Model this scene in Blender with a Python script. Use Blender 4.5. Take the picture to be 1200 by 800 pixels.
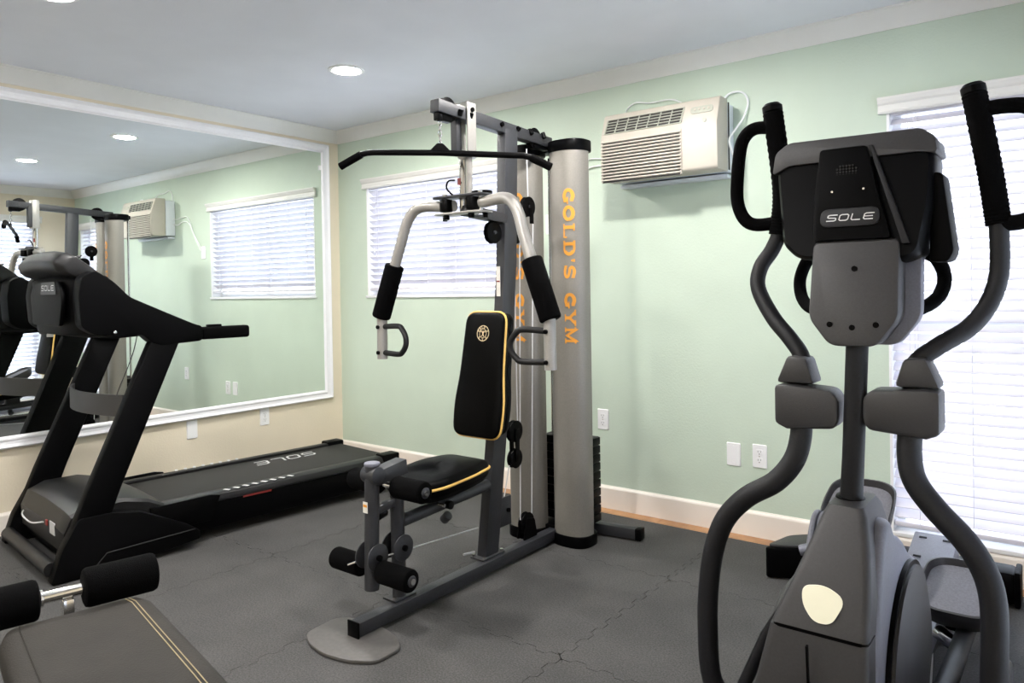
import bpy, bmesh, math, random
from mathutils import Vector, Matrix
R = math.radians
random.seed(4)
for o in list(bpy.data.objects): bpy.data.objects.remove(o, do_unlink=True)
scene = bpy.context.scene
col = scene.collection

# ------------------------------------------------------------------ camera
cd = bpy.data.cameras.new('camera'); cam = bpy.data.objects.new('camera', cd); col.objects.link(cam)
yaw, pitch, roll = -0.6582064, -0.0094442, -0.0161349
fw = Vector((math.sin(yaw)*math.cos(pitch), math.cos(yaw)*math.cos(pitch), math.sin(pitch)))
r0 = Vector((math.cos(yaw), -math.sin(yaw), 0)); u0 = r0.cross(fw)
rt = r0*math.cos(roll) + u0*math.sin(roll); up = u0*math.cos(roll) - r0*math.sin(roll)
m = Matrix((rt, up, -fw)).transposed().to_4x4(); m.translation = Vector((4.43053, -3.5985, 1.23413))
cam.matrix_world = m
cd.sensor_width = 36; cd.lens = 856.903*36/1200; cd.shift_y = -52.76/1200; cd.clip_start = 0.02
scene.camera = cam

# ------------------------------------------------------------------ world, exposure
w = bpy.data.worlds.new('sky'); scene.world = w; w.use_nodes = True
bg = w.node_tree.nodes['Background']
bg.inputs[0].default_value = (0.76, 0.86, 1.0, 1); bg.inputs[1].default_value = 1.25
scene.view_settings.view_transform = 'Standard'; scene.view_settings.look = 'None'
scene.view_settings.exposure = 2.0; scene.view_settings.gamma = 1; scene.view_settings.use_curve_mapping = False
LAMP = 150.0         # brightness of the recessed ceiling lamps
PORTALS = [((1.07, .16, 1.61), (1.5, .84), 0), ((4.17, .16, 1.07), (.8, 1.95), 0), ((4.87, -1.2, 1.1), (1.65, 2.0), 1),
           ((4.87, -4.2, 1.1), (1.5, 2.0), 1)]
for c, s, k in PORTALS:
    l = bpy.data.lights.new('daylight_portal', 'AREA'); l.shape = 'RECTANGLE'; l.size, l.size_y = s
    l.cycles.is_portal = True
    o = bpy.data.objects.new('daylight_portal', l); col.objects.link(o); o.location = c
    o.rotation_euler = (R(-90), 0, 0) if k == 0 else (R(90), 0, R(90))

# ------------------------------------------------------------------ materials
def mat(name, c, rough=.5, metal=0, noise=0, nscale=40, bump=0, bscale=300, spec=.5, emit=None, estr=0, c2=None, trans=0, coat=0):
    if max(c) < .03: spec = min(spec, .28 if max(c) > .008 else .07)
    mt = bpy.data.materials.new(name); mt.use_nodes = True
    nt = mt.node_tree; b = nt.nodes['Principled BSDF']
    b.inputs['Base Color'].default_value = (*c, 1); b.inputs['Roughness'].default_value = rough
    b.inputs['Metallic'].default_value = metal; b.inputs['Specular IOR Level'].default_value = spec
    b.inputs['Coat Weight'].default_value = coat
    if trans: b.inputs['Transmission Weight'].default_value = trans
    if emit: b.inputs['Emission Color'].default_value = (*emit, 1); b.inputs['Emission Strength'].default_value = estr
    tc = nt.nodes.new('ShaderNodeTexCoord')
    if noise or c2:
        n = nt.nodes.new('ShaderNodeTexNoise'); n.inputs['Scale'].default_value = nscale; n.inputs['Detail'].default_value = 5
        r = nt.nodes.new('ShaderNodeValToRGB'); nt.links.new(tc.outputs['Object'], n.inputs['Vector'])
        nt.links.new(n.outputs['Fac'], r.inputs[0])
        r.color_ramp.elements[0].position = .3; r.color_ramp.elements[1].position = .7
        cc = c2 or tuple(min(1, x*(1+noise)) for x in c); ca = c if c2 else tuple(x*(1-noise) for x in c)
        r.color_ramp.elements[0].color = (*ca, 1); r.color_ramp.elements[1].color = (*cc, 1)
        nt.links.new(r.outputs[0], b.inputs['Base Color'])
    if bump:
        n = nt.nodes.new('ShaderNodeTexNoise'); n.inputs['Scale'].default_value = bscale; n.inputs['Detail'].default_value = 3
        bp = nt.nodes.new('ShaderNodeBump'); bp.inputs['Strength'].default_value = bump; bp.inputs['Distance'].default_value = .002
        nt.links.new(tc.outputs['Object'], n.inputs['Vector']); nt.links.new(n.outputs['Fac'], bp.inputs['Height'])
        nt.links.new(bp.outputs[0], b.inputs['Normal'])
    return mt
M = {}
M['green'] = mat('mint_wall_paint', (.56, .655, .54), .55, noise=.03, nscale=3, bump=.5, bscale=90)
M['cream'] = mat('cream_wall_paint', (.76, .68, .53), .6, noise=.03, nscale=3, bump=.5, bscale=90)
M['ceil'] = mat('ceiling_paint', (.78, .79, .84), .8, noise=.02, nscale=4, bump=.3, bscale=120)
M['trim'] = mat('trim_paint', (.80, .79, .75), .4, noise=.02, nscale=6)
M['base'] = mat('baseboard_paint', (.86, .80, .72), .4, noise=.02, nscale=6)
M['frame'] = mat('mirror_frame_paint', (.82, .82, .84), .3, noise=.02, nscale=8)
M['mirror'] = mat('mirror_silver', (.90, .94, .92), .0, 1, noise=.004, nscale=2)
M['white'] = mat('white_plastic', (.86, .86, .86), .35, noise=.02, nscale=10)
M['slat'] = mat('blind_slat', (.72, .70, .76), .4, noise=.01, nscale=10)
M['cord'] = mat('white_cord', (.85, .86, .85), .5, noise=.03, nscale=30)
M['acbeige'] = mat('ac_plastic', (.50, .46, .39), .45, noise=.02, nscale=12)
M['acside'] = mat('ac_metal', (.72, .76, .80), .4, noise=.02, nscale=12)
M['acpanel'] = mat('ac_panel', (.42, .43, .36), .4, noise=.05, nscale=30)
M['dark'] = mat('dark_recess', (.035, .032, .03), .7, noise=.1, nscale=30)
M['slot'] = mat('socket_slot', (.03, .025, .02), .6, noise=.1, nscale=30)
M['rubber'] = mat('rubber_mat', (.056, .055, .054), .75, bump=.8, bscale=260, c2=(.074, .072, .070), nscale=4, spec=.22)
def speckle(mt, amount, scale):      # fine grain multiplied into the base colour
    nt = mt.node_tree; b = nt.nodes['Principled BSDF']; lk_ = b.inputs['Base Color'].links
    n = nt.nodes.new('ShaderNodeTexNoise'); n.inputs['Scale'].default_value = scale; n.inputs['Detail'].default_value = 2
    tc = nt.nodes.new('ShaderNodeTexCoord'); nt.links.new(tc.outputs['Object'], n.inputs['Vector'])
    r = nt.nodes.new('ShaderNodeMapRange'); r.inputs[1].default_value = .3; r.inputs[2].default_value = .7
    r.inputs[3].default_value = 1-amount; r.inputs[4].default_value = 1+amount; nt.links.new(n.outputs['Fac'], r.inputs[0])
    v = nt.nodes.new('ShaderNodeVectorMath'); v.operation = 'SCALE'
    nt.links.new(lk_[0].from_socket, v.inputs[0]); nt.links.new(r.outputs[0], v.inputs['Scale']); nt.links.new(v.outputs[0], b.inputs['Base Color'])
speckle(M['rubber'], .35, 160)
M['charcoal'] = mat('charcoal_powdercoat', (.025, .026, .030), .45, noise=.12, nscale=180, bump=.3, bscale=900)
M['charcoal2'] = mat('elliptical_powdercoat', (.010, .0102, .012), .48, noise=.15, nscale=160, bump=.3, bscale=900)
M['shell'] = mat('grey_shell_plastic', (.030, .029, .030), .46, noise=.10, nscale=200, bump=.3, bscale=700)
M['shell2'] = mat('window_lit_shell_plastic', (.16, .165, .20), .48, noise=.10, nscale=200, bump=.3, bscale=700)  # bluish window reflection on the elliptical's right side, put into the base colour
M['black'] = mat('black_plastic', (.0014, .0014, .0017), .38, noise=.2, nscale=60)
M['blackm'] = mat('black_matte_plastic', (.0012, .0012, .0015), .5, noise=.2, nscale=100, bump=.3, bscale=700)
M['foam'] = mat('black_foam', (.0016, .0016, .0018), .95, noise=.3, nscale=200, bump=1, bscale=500, spec=.15)
M['vinyl'] = mat('black_vinyl', (.0010, .0010, .0011), .45, noise=.15, nscale=60, bump=.3, bscale=300)
M['plate'] = mat('grey_steel_plate', (.085, .08, .075), .5, noise=.12, nscale=60)
M['silver'] = mat('silver_powdercoat', (.36, .345, .32), .38, .35, noise=.05, nscale=220, bump=.2, bscale=900)
M['shroud'] = mat('silver_shroud', (.235, .22, .195), .42, .25, noise=.06, nscale=160, bump=.2, bscale=700)
M['chrome'] = mat('chrome', (.75, .74, .72), .12, 1, noise=.03, nscale=20)
M['yellow'] = mat('yellow_piping', (.75, .47, .12), .5, noise=.04, nscale=40)
M['gold'] = mat('gold_print', (.72, .30, .035), .5, noise=.04, nscale=40)
M['palegold'] = mat('pale_gold_print', (.78, .62, .38), .5, noise=.04, nscale=40)
M['print'] = mat('silver_print', (.62, .62, .62), .4, noise=.03, nscale=40)
M['red'] = mat('red_print', (.22, .02, .015), .5, noise=.05, nscale=40)
M['paper'] = mat('label_paper', (.75, .72, .66), .6, noise=.04, nscale=40)
M['sticker'] = mat('pale_sticker', (.86, .84, .66), .35, noise=.02, nscale=20)
M['cable'] = mat('coated_cable', (.62, .62, .62), .4, noise=.04, nscale=60)
M['belt'] = mat('running_belt', (.024, .023, .021), .62, noise=.25, nscale=120, bump=.5, bscale=700)
M['rail'] = mat('side_rail_plastic', (.012, .012, .0125), .42, noise=.12, nscale=120)
M['bench'] = mat('grey_brown_vinyl', (.020, .0185, .016), .75, spec=.2, c2=(.034, .031, .027), nscale=6, bump=.5, bscale=240)
M['stitch'] = mat('stitching', (.30, .25, .14), .7, noise=.1, nscale=200)
M['seam'] = mat('dark_seam', (.02, .018, .015), .8, noise=.1, nscale=100)
M['lamp'] = mat('lamp_lens', (1, 1, 1), .4, emit=(1.0, .965, .93), estr=LAMP, noise=.001)
M['glass'] = mat('window_glass', (1, 1, 1), .0, trans=1, spec=.3, noise=.001)
M['glass'].node_tree.nodes['Principled BSDF'].inputs['IOR'].default_value = 1.02
M['wood'] = mat('wood_planks', (.30, .14, .06), .4, c2=(.50, .27, .12), nscale=9)
M['pad_tread'] = mat('pedal_tread', (.16, .16, .18), .7, noise=.15, nscale=150, bump=.6, bscale=300)

# ------------------------------------------------------------------ mesh builder
class MB:
    def __init__(s): s.v = []; s.f = []
    def add(s, v, f):
        n = len(s.v); s.v += [tuple(p) for p in v]; s.f += [tuple(i+n for i in q) for q in f]; return s
    def bm(s, b):
        b.verts.ensure_lookup_table(); b.verts.index_update()
        s.add([v.co[:] for v in b.verts], [[v.index for v in f.verts] for f in b.faces]); b.free(); return s
    def bev(s, v, f, bev, seg=2, ang=30):
        b = bmesh.new(); vs = [b.verts.new(p) for p in v]
        for q in f: b.faces.new([vs[i] for i in q])
        bmesh.ops.recalc_face_normals(b, faces=b.faces)
        if bev:
            es = [e for e in b.edges if len(e.link_faces) == 2 and e.calc_face_angle(0) > R(ang)]
            bmesh.ops.bevel(b, geom=es, offset=bev, segments=seg, profile=.5, affect='EDGES', clamp_overlap=True)
        return s.bm(b)
    def box(s, c, d, rot=None, bev=0, seg=2):
        x, y, z = d[0]/2, d[1]/2, d[2]/2
        v = [Vector(p) for p in [(-x,-y,-z),(x,-y,-z),(x,y,-z),(-x,y,-z),(-x,-y,z),(x,-y,z),(x,y,z),(-x,y,z)]]
        if rot is not None:
            if not isinstance(rot, Matrix): rot = Matrix.Rotation(rot[2],3,'Z') @ Matrix.Rotation(rot[1],3,'Y') @ Matrix.Rotation(rot[0],3,'X')
            v = [rot @ p for p in v]
        v = [p+Vector(c) for p in v]
        return s.bev(v, [(0,3,2,1),(4,5,6,7),(0,1,5,4),(1,2,6,5),(2,3,7,6),(3,0,4,7)], bev, seg)
    def bar(s, p0, p1, w, h, upv=(0,0,1), bev=.003):     # box from p0 to p1, w across, h along upv
        p0, p1 = Vector(p0), Vector(p1); d = p1-p0; L = d.length; d.normalize()
        a = d.cross(Vector(upv)).normalized(); b = a.cross(d)
        return s.box((p0+p1)/2, (w, L, h), Matrix((a, d, b)).transposed(), bev)
    def tube(s, pts, r, n=14, closed=False, cap=True):
        pts = [Vector(p) for p in pts]; N = len(pts)
        rr = r if isinstance(r, (list, tuple)) else [r]*N
        T = []
        for i in range(N):
            a = pts[(i-1) % N] if (closed or i > 0) else pts[i]; b = pts[(i+1) % N] if (closed or i < N-1) else pts[i]
            T.append((b-a).normalized())
        ref = Vector((0,0,1)) if abs(T[0].z) < .9 else Vector((1,0,0))
        a = T[0].cross(ref).normalized(); V = []
        for i in range(N):
            a = (a - T[i]*a.dot(T[i])).normalized(); b = T[i].cross(a)
            for k in range(n):
                t = 2*math.pi*k/n; V.append(pts[i] + (a*math.cos(t)+b*math.sin(t))*rr[i])
        F = []
        for i in range(N if closed else N-1):
            j = (i+1) % N
            for k in range(n):
                l = (k+1) % n; F.append((i*n+k, i*n+l, j*n+l, j*n+k))
        if cap and not closed: F += [tuple(range(n))[::-1], tuple((N-1)*n+k for k in range(n))]
        return s.add(V, F)
    def cyl(s, p0, p1, r, n=24, bev=0, r1=None):
        p0, p1 = Vector(p0), Vector(p1); r1 = r if r1 is None else r1
        if bev:
            d = (p1-p0).normalized()
            return s.tube([p0, p0+d*bev*.3, p0+d*bev, p1-d*bev, p1-d*bev*.3, p1], [r-bev, r-bev*.3, r, r1, r1-bev*.3, r1-bev], n)
        return s.tube([p0, p1], [r, r1], n)
    def prism(s, poly, ax, a, b, bev=0, seg=2, ang=30):   # poly 2D in the other two axes, extruded along ax from a to b
        n = len(poly)
        def P(p, t): q = list(p); q.insert(ax, t); return Vector(q)
        v = [P(p, a) for p in poly]+[P(p, b) for p in poly]
        f = [tuple(range(n))[::-1], tuple(range(n, 2*n))]+[(i, (i+1) % n, n+(i+1) % n, n+i) for i in range(n)]
        return s.bev(v, f, bev, seg, ang)
    def loft(s, rings, cap=True, bev=0, closed=True):
        n = len(rings[0]); V = [Vector(p) for q in rings for p in q]; F = []
        for i in range(len(rings)-1):
            for k in range(n if closed else n-1):
                l = (k+1) % n; F.append((i*n+k, i*n+l, (i+1)*n+l, (i+1)*n+k))
        if cap: F += [tuple(range(n))[::-1], tuple((len(rings)-1)*n+k for k in range(n))]
        return s.bev(V, F, bev)
    def map(s, fn): s.v = [tuple(fn(Vector(p))) for p in s.v]; return s
    def build(s, name, material, parent=None, ang=38, off=None):
        me = bpy.data.meshes.new(name); me.from_pydata(s.v, [], s.f); me.validate()
        b = bmesh.new(); b.from_mesh(me); bmesh.ops.recalc_face_normals(b, faces=b.faces); b.to_mesh(me); b.free()
        me.materials.append(M[material] if isinstance(material, str) else material)
        me.shade_smooth(); me.set_sharp_from_angle(angle=R(ang))
        o = bpy.data.objects.new(name, me); col.objects.link(o)
        if parent:
            o.parent = parent
            if parent.get('_w'): o.location = -Vector(parent['_w'])
        return o
def spl(pts, k=6, closed=False):
    P = [Vector(p) for p in pts]; n = len(P); out = []
    for i in range(n if closed else n-1):
        if closed: a, b, c, d = P[(i-1) % n], P[i], P[(i+1) % n], P[(i+2) % n]
        else: a, b, c, d = P[max(i-1,0)], P[i], P[i+1], P[min(i+2,n-1)]
        for j in range(k):
            t = j/k
            out.append(.5*((2*b)+(c-a)*t+(2*a-5*b+4*c-d)*t*t+(3*b-3*c+d-a)*t**3))
    if not closed: out.append(P[-1])
    return out
def rpoly(pts, r, k=4):      # round the corners of a 2D polygon
    n = len(pts); out = []
    for i in range(n):
        p = Vector(pts[i]); a = Vector(pts[i-1]); b = Vector(pts[(i+1) % n])
        rr = r[i] if isinstance(r, (list, tuple)) else r
        da = (a-p); db = (b-p); q = min(rr, da.length*.45, db.length*.45)
        if q <= 0: out.append(tuple(p)); continue
        s, e = p+da.normalized()*q, p+db.normalized()*q
        for j in range(k+1):
            t = j/k; out.append(tuple(s*(1-t)**2+p*2*t*(1-t)+e*t*t))
    return out
def rrect(cx, cy, w, h, r, k=4): return rpoly([(cx-w/2,cy-h/2),(cx+w/2,cy-h/2),(cx+w/2,cy+h/2),(cx-w/2,cy+h/2)], r, k)
def tag(o, label=None, cat=None, group=None, kind=None):
    if label: o['label'] = label
    if cat: o['category'] = cat
    if group: o['group'] = group
    if kind: o['kind'] = kind
    return o
def root(name, loc, label, cat, group=None, rz=0, world=True):
    o = bpy.data.objects.new(name, None); col.objects.link(o); o.location = loc; o.rotation_euler.z = rz
    o.empty_display_size = .1
    tag(o, label, cat, group)
    if world: o['_w'] = list(loc)     # parts are given in world coordinates
    return o
# ---- lettering: strokes as flat ribbons -------------------------------------------------
def ribbon(mb, pts, w, fn, closed=False):
    P = [Vector(p) for p in pts]; n = len(P); L = []; Rr = []
    for i in range(n):
        a = P[i-1] if (closed or i > 0) else P[i]; b = P[(i+1) % n] if (closed or i < n-1) else P[i]
        d1 = (P[i]-a).normalized() if (P[i]-a).length > 1e-9 else None
        d2 = (b-P[i]).normalized() if (b-P[i]).length > 1e-9 else None
        d1 = d1 or d2; d2 = d2 or d1
        t = (d1+d2).normalized(); nn = Vector((-t.y, t.x)); k = max(.5, nn.dot(Vector((-d1.y, d1.x))))
        ww = w[i] if isinstance(w, (list, tuple)) else w
        L.append(P[i]+nn*ww/2/k); Rr.append(P[i]-nn*ww/2/k)
    V = [fn(p) for p in L]+[fn(p) for p in Rr]
    F = [(i, (i+1) % n, n+(i+1) % n, n+i) for i in range(n if closed else n-1)]
    return mb.add(V, F)
def arc(cx, cy, rx, ry, a0, a1, k=14): return [(cx+rx*math.cos(R(a0+(a1-a0)*i/k)), cy+ry*math.sin(R(a0+(a1-a0)*i/k))) for i in range(k+1)]
S_ = .085   # slab serif thickness
GLY = {
 'G': [(arc(.5,.5,.36,.40,40,320),.20),([(.80,.42),(.80,.05)],.17),([(.58,.42),(1.0,.42)],S_),([(.80,.95),(.80,.66)],.10)],
 'O': [(arc(.5,.5,.38,.41,0,360),.20)],
 'L': [([(.28,1),(.28,0)],.2),([(.06,.96),(.5,.96)],S_),([(.06,.04),(.9,.04)],S_),([(.88,.0),(.88,.32)],.09)],
 'D': [([(.22,1),(.22,0)],.2),([(.02,.96),(.5,.96)]+arc(.5,.5,.38,.46,90,-90)+[(.02,.04)],.12),(arc(.48,.5,.36,.42,60,-60),.2)],
 "'": [([(.5,1.0),(.5,.68)],[.2,.08])],
 'S': [(arc(.5,.73,.30,.21,20,250,10)+[(.5,.52)]+arc(.5,.27,.32,.21,70,-160,10),.16),([(.83,.98),(.83,.68)],.08),([(.15,.32),(.15,.02)],.08)],
 'Y': [([(.16,.96),(.5,.48),(.84,.96)],.16),([(.5,.5),(.5,0)],.2),([(0,.96),(.36,.96)],S_),([(.64,.96),(1,.96)],S_),([(.28,.04),(.72,.04)],S_)],
 'M': [([(.16,0),(.16,1),(.5,.2),(.84,1),(.84,0)],.15),([(0,.96),(.24,.96)],S_),([(.76,.96),(1,.96)],S_),([(0,.04),(.32,.04)],S_),([(.68,.04),(1,.04)],S_)],
}
SOL = {
 'S': [([(.98,.92),(.22,.92),(.08,.82),(.08,.62),(.2,.53),(.82,.47),(.92,.38),(.92,.18),(.78,.08),(.02,.08)],.15)],
 'O': [([(.22,.92),(.78,.92),(.92,.78),(.92,.22),(.78,.08),(.22,.08),(.08,.22),(.08,.78),(.22,.92)],.15)],
 'L': [([(.08,1),(.08,.22),(.2,.08),(.95,.08)],.15)],
 'E': [([(.98,.92),(.22,.92),(.08,.78),(.08,.22),(.22,.08),(.98,.08)],.15),([(.12,.5),(.9,.5)],.14)],
}
def dens(pts, step=.08):
    out = [pts[0]]
    for a, b in zip(pts, pts[1:]):
        n = max(1, int(math.hypot(b[0]-a[0], b[1]-a[1])/step)); out += [(a[0]+(b[0]-a[0])*i/n, a[1]+(b[1]-a[1])*i/n) for i in range(1, n+1)]
    return out
def lettering(mb, text, glyphs, adv, wd, ht, fn, slant=0, narrow={}):
    x = 0
    for ch in text:
        if ch != ' ':
            g = wd*narrow.get(ch, 1)
            for pts, sw in glyphs[ch]:
                if narrow and not isinstance(sw, list): pts = dens(pts)
                sc = min(wd, ht) if not narrow else (wd+ht)/2*1.2
                s2 = [q*sc for q in sw] if isinstance(sw, (list, tuple)) else sw*sc
                ribbon(mb, [(x+p[0]*g+slant*p[1]*ht, p[1]*ht) for p in pts], s2, fn)
        x += adv*narrow.get(ch, 1) if ch != ' ' else adv*.62
    return mb

# ================================================================== SETTING
W, H, YF, T = 4.71, 2.44, -5.3, .14
def struct(o): o['kind'] = 'structure'; return o
floor = struct(MB().box((W/2, YF/2, -.052), (W+.4, -YF+.4, .07)).build('floor', 'wood'))
# wood boards showing between the rubber and the back wall, each a board of its own
bx_ = 0; rowsY = [(-.005, -.083), (-.085, -.163)]
for k, (ya, yb) in enumerate(rowsY):
    x = -.3*k
    while x < W-.02:
        L = random.choice([.46, .58, .72, .9]); x0, x1 = max(x+.001, .01), min(x+L-.001, W-.01)
        if x1-x0 > .03:
            o = MB().box(((x0+x1)/2, (ya+yb)/2, -.0145), (x1-x0, ya-yb, .005), bev=.0008, seg=1).build('floorboard', 'wood', floor)
        x += L
# interlocking rubber tiles
P_ = .815
def wob(t, lo, hi):     # dovetail teeth along an edge
    out = []; n = 16; s = (hi-lo)/n; a = .010
    for i in range(n):
        b = lo+i*s
        sg = a if i % 2 else -a
        out += [(b+s*.12, sg), (b+s*.88, sg)]
    return [(lo, 0)]+out+[(hi, 0)]
X0s = [3.05-P_*k for k in range(-2, 4)]; X0s = sorted(X0s); X0s[0] = max(X0s[0]-.0, .02)
xs = [.015]+[x for x in X0s if .3 < x < 4.5]+[W-.015]
ys = [-.128, -.765]+[-.765-P_*k for k in range(1, 6)]; ys[-1] = YF+.015
GAP = .0011
for i in range(len(xs)-1):
    for j in range(len(ys)-1):
        xa, xb, yt, yb = xs[i], xs[i+1], ys[j], ys[j+1]; poly = []
        flat = lambda lo, hi: [(lo, 0), (hi, 0)]
        bot = wob(0, xa, xb) if j < len(ys)-2 else flat(xa, xb)
        rig = wob(0, yb, yt) if i < len(xs)-2 else flat(yb, yt)
        top = wob(0, xa, xb) if j > 0 else flat(xa, xb)
        lef = wob(0, yb, yt) if i > 0 else flat(yb, yt)
        I = .03; qi = [(xa+I, yb+I), (xb-I, yb+I), (xb-I, yt-I), (xa+I, yt-I)]
        g = GAP; co = [(xa+g, yb+g), (xb-g, yb+g), (xb-g, yt-g), (xa+g, yt-g)]
        sides = [[(t, yb+d+g) for t, d in bot[1:-1]], [(xb+d-g, t) for t, d in rig[1:-1]],
                 [(t, yt+d-g) for t, d in reversed(top[1:-1])], [(xa+d+g, t) for t, d in reversed(lef[1:-1])]]
        mb = MB(); mb.add([(x, y, 0) for x, y in qi], [(0, 1, 2, 3)])
        for k in range(4):
            ed = [co[k]]+sides[k]+[co[(k+1) % 4]]; m_ = len(ed)
            inn = [(min(max(x, xa+I), xb-I), min(max(y, yb+I), yt-I)) for x, y in ed]
            inn = [((x, yb+I), (xb-I, y), (x, yt-I), (xa+I, y))[k] for x, y in inn]
            mb.add([(x, y, 0) for x, y in ed]+[(x, y, 0) for x, y in inn], [(q, q+1, m_+q+1, m_+q) for q in range(m_-1)])
            mb.add([(x, y, 0) for x, y in ed]+[(x, y, -.0118) for x, y in ed], [(q, q+1, m_+q+1, m_+q) for q in range(m_-1)])
        me_ = bpy.data.meshes.new('rubber_tile'); me_.from_pydata(mb.v, [], mb.f); me_.shade_flat(); me_.materials.append(M['rubber'])
        o = bpy.data.objects.new('rubber_tile', me_); col.objects.link(o); o.parent = floor

struct(MB().box((W/2, YF/2, H+.06), (W+.4, -YF+.4, .12)).build('ceiling', 'ceil'))
def wall(name, ax, a0, a1, hole_list, material, place):
    mb = MB(); xs_ = sorted({a0, a1}|{h[0] for h in hole_list}|{h[1] for h in hole_list})
    for i in range(len(xs_)-1):
        p, q = xs_[i], xs_[i+1]; hs = sorted([h[2:] for h in hole_list if h[0] <= p+1e-6 and h[1] >= q-1e-6])
        z = -.02; segs = []
        for b, t in hs: segs.append((z, b)); z = t
        segs.append((z, H+.01))
        for b, t in segs:
            if t-b > 1e-4: c, d = place((p+q)/2, (b+t)/2, q-p, t-b); mb.box(c, d)
    b = bmesh.new(); me = bpy.data.meshes.new('t'); me.from_pydata(mb.v, [], mb.f); b.from_mesh(me)
    bmesh.ops.remove_doubles(b, verts=b.verts, dist=1e-5); m2 = MB(); m2.bm(b)
    return struct(m2.build(name, material))
W1 = (.315, 1.83, 1.19, 2.03); W2 = (3.765, 4.575, .115, 2.03); W3 = (-2.0, -.38, .115, 2.10); W4 = (-4.95, -3.5, .115, 2.10)
wall('wall_back', 0, -T, W+T, [W1, W2], 'green', lambda a, z, l, h: ((a, T/2, z), (l, T, h)))
wall('wall_left', 1, YF, 0, [], 'cream', lambda a, z, l, h: ((-T/2, a, z), (T, l, h)))
wall('wall_right', 1, YF, 0, [W3, W4], 'cream', lambda a, z, l, h: ((W+T/2, a, z), (T, l, h)))
wall('wall_front', 0, -T, W+T, [], 'cream', lambda a, z, l, h: ((a, YF-T/2, z), (l, T, h)))
# crown moulding: cove profile (d out from the wall, z)
prof = [(0, H-.085), (.006, H-.085), (.010, H-.078), (.014, H-.074), (.022, H-.066), (.034, H-.046), (.044, H-.030), (.050, H-.022), (.054, H-.018), (.058, H-.010), (.064, H-.008), (.064, H), (0, H)]
def run(name, prof, fn, material, a, b, kind='structure'):
    n = len(prof); mb = MB()
    mb.loft([[fn(d, z, a(d) if callable(a) else a) for d, z in prof], [fn(d, z, b(d) if callable(b) else b) for d, z in prof]])
    o = mb.build(name, material, ang=20)
    if kind: o['kind'] = kind
    return o
run('trim_1', prof, lambda d, z, t: (t, -d, z), 'trim', lambda d: d, lambda d: W-d)
run('trim_2', prof, lambda d, z, t: (d, t, z), 'trim', lambda d: -d, lambda d: YF+d)
run('trim_3', prof, lambda d, z, t: (W-d, t, z), 'trim', lambda d: -d, lambda d: YF+d)
run('trim_4', prof, lambda d, z, t: (t, YF+d, z), 'trim', lambda d: d, lambda d: W-d)
bp = [(0, -.012), (.015, -.012), (.015, .100), (.012, .107), (.006, .112), (.004, .116), (0, .116)]
run('baseboard_back', bp, lambda d, z, t: (t, -d, z), 'base', lambda d: d, lambda d: W-d)
run('baseboard_left', bp, lambda d, z, t: (d, t, z), 'base', lambda d: -d, lambda d: YF+d)
run('baseboard_right', bp, lambda d, z, t: (W-d, t, z), 'base', lambda d: -d, lambda d: YF+d)
run('baseboard_front', bp, lambda d, z, t: (t, YF+d, z), 'base', lambda d: d, lambda d: W-d)

# windows and blinds.  local frame: a along the wall, d depth behind the inner wall face, z
def window(n, hole, put):
    a0, a1, z0, z1 = hole
    def bx(mb, A0, A1, D0, D1, Z0, Z1, bev=0):
        p, q = Vector(put(A0, D0, Z0)), Vector(put(A1, D1, Z1)); c = (p+q)/2; s = q-p
        return mb.box(c, (abs(s.x), abs(s.y), abs(s.z)), bev=bev)
    fr = MB(); t = .045
    for A0, A1, Z0, Z1 in [(a0, a0+t, z0, z1), (a1-t, a1, z0, z1), (a0+t, a1-t, z0, z0+t), (a0+t, a1-t, z1-t, z1)]:
        bx(fr, A0, A1, .085, .135, Z0, Z1, .003)
    f = struct(fr.build('window_%d' % n, 'white')); mid = (a0+a1)/2
    mb = MB()
    bx(mb, mid-.02, mid+.02, .088, .13, z0+t+.001, z1-t-.001, .002) if a1-a0 > 1 else bx(mb, a0+t+.001, a1-t-.001, .088, .13, (z0+z1)/2-.02, (z0+z1)/2+.02, .002)
    mb.build('mullion', 'white', f)
    if a1-a0 > 1: panes = [(a0+t, mid-.021, z0+t, z1-t), (mid+.021, a1-t, z0+t, z1-t)]
    else: panes = [(a0+t, a1-t, z0+t, (z0+z1)/2-.021), (a0+t, a1-t, (z0+z1)/2+.021, z1-t)]
    for p in panes: bx(MB(), p[0], p[1], .106, .110, p[2], p[3]).build('pane', 'glass', f)
    # reveal lining and sill
    li = MB(); e = .003
    bx(li, a0, a0+.012, -.002, .084, z0+.02, z1); bx(li, a1-.012, a1, -.002, .084, z0+.02, z1)
    li.build('reveal_lining', 'white', f)
    bx(MB(), a0-.012 if n == 1 else a0, a1+.012 if n == 1 else a1, -.012, .084, z0, z0+.018, .002).build('window_sill', 'white', f)
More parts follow.
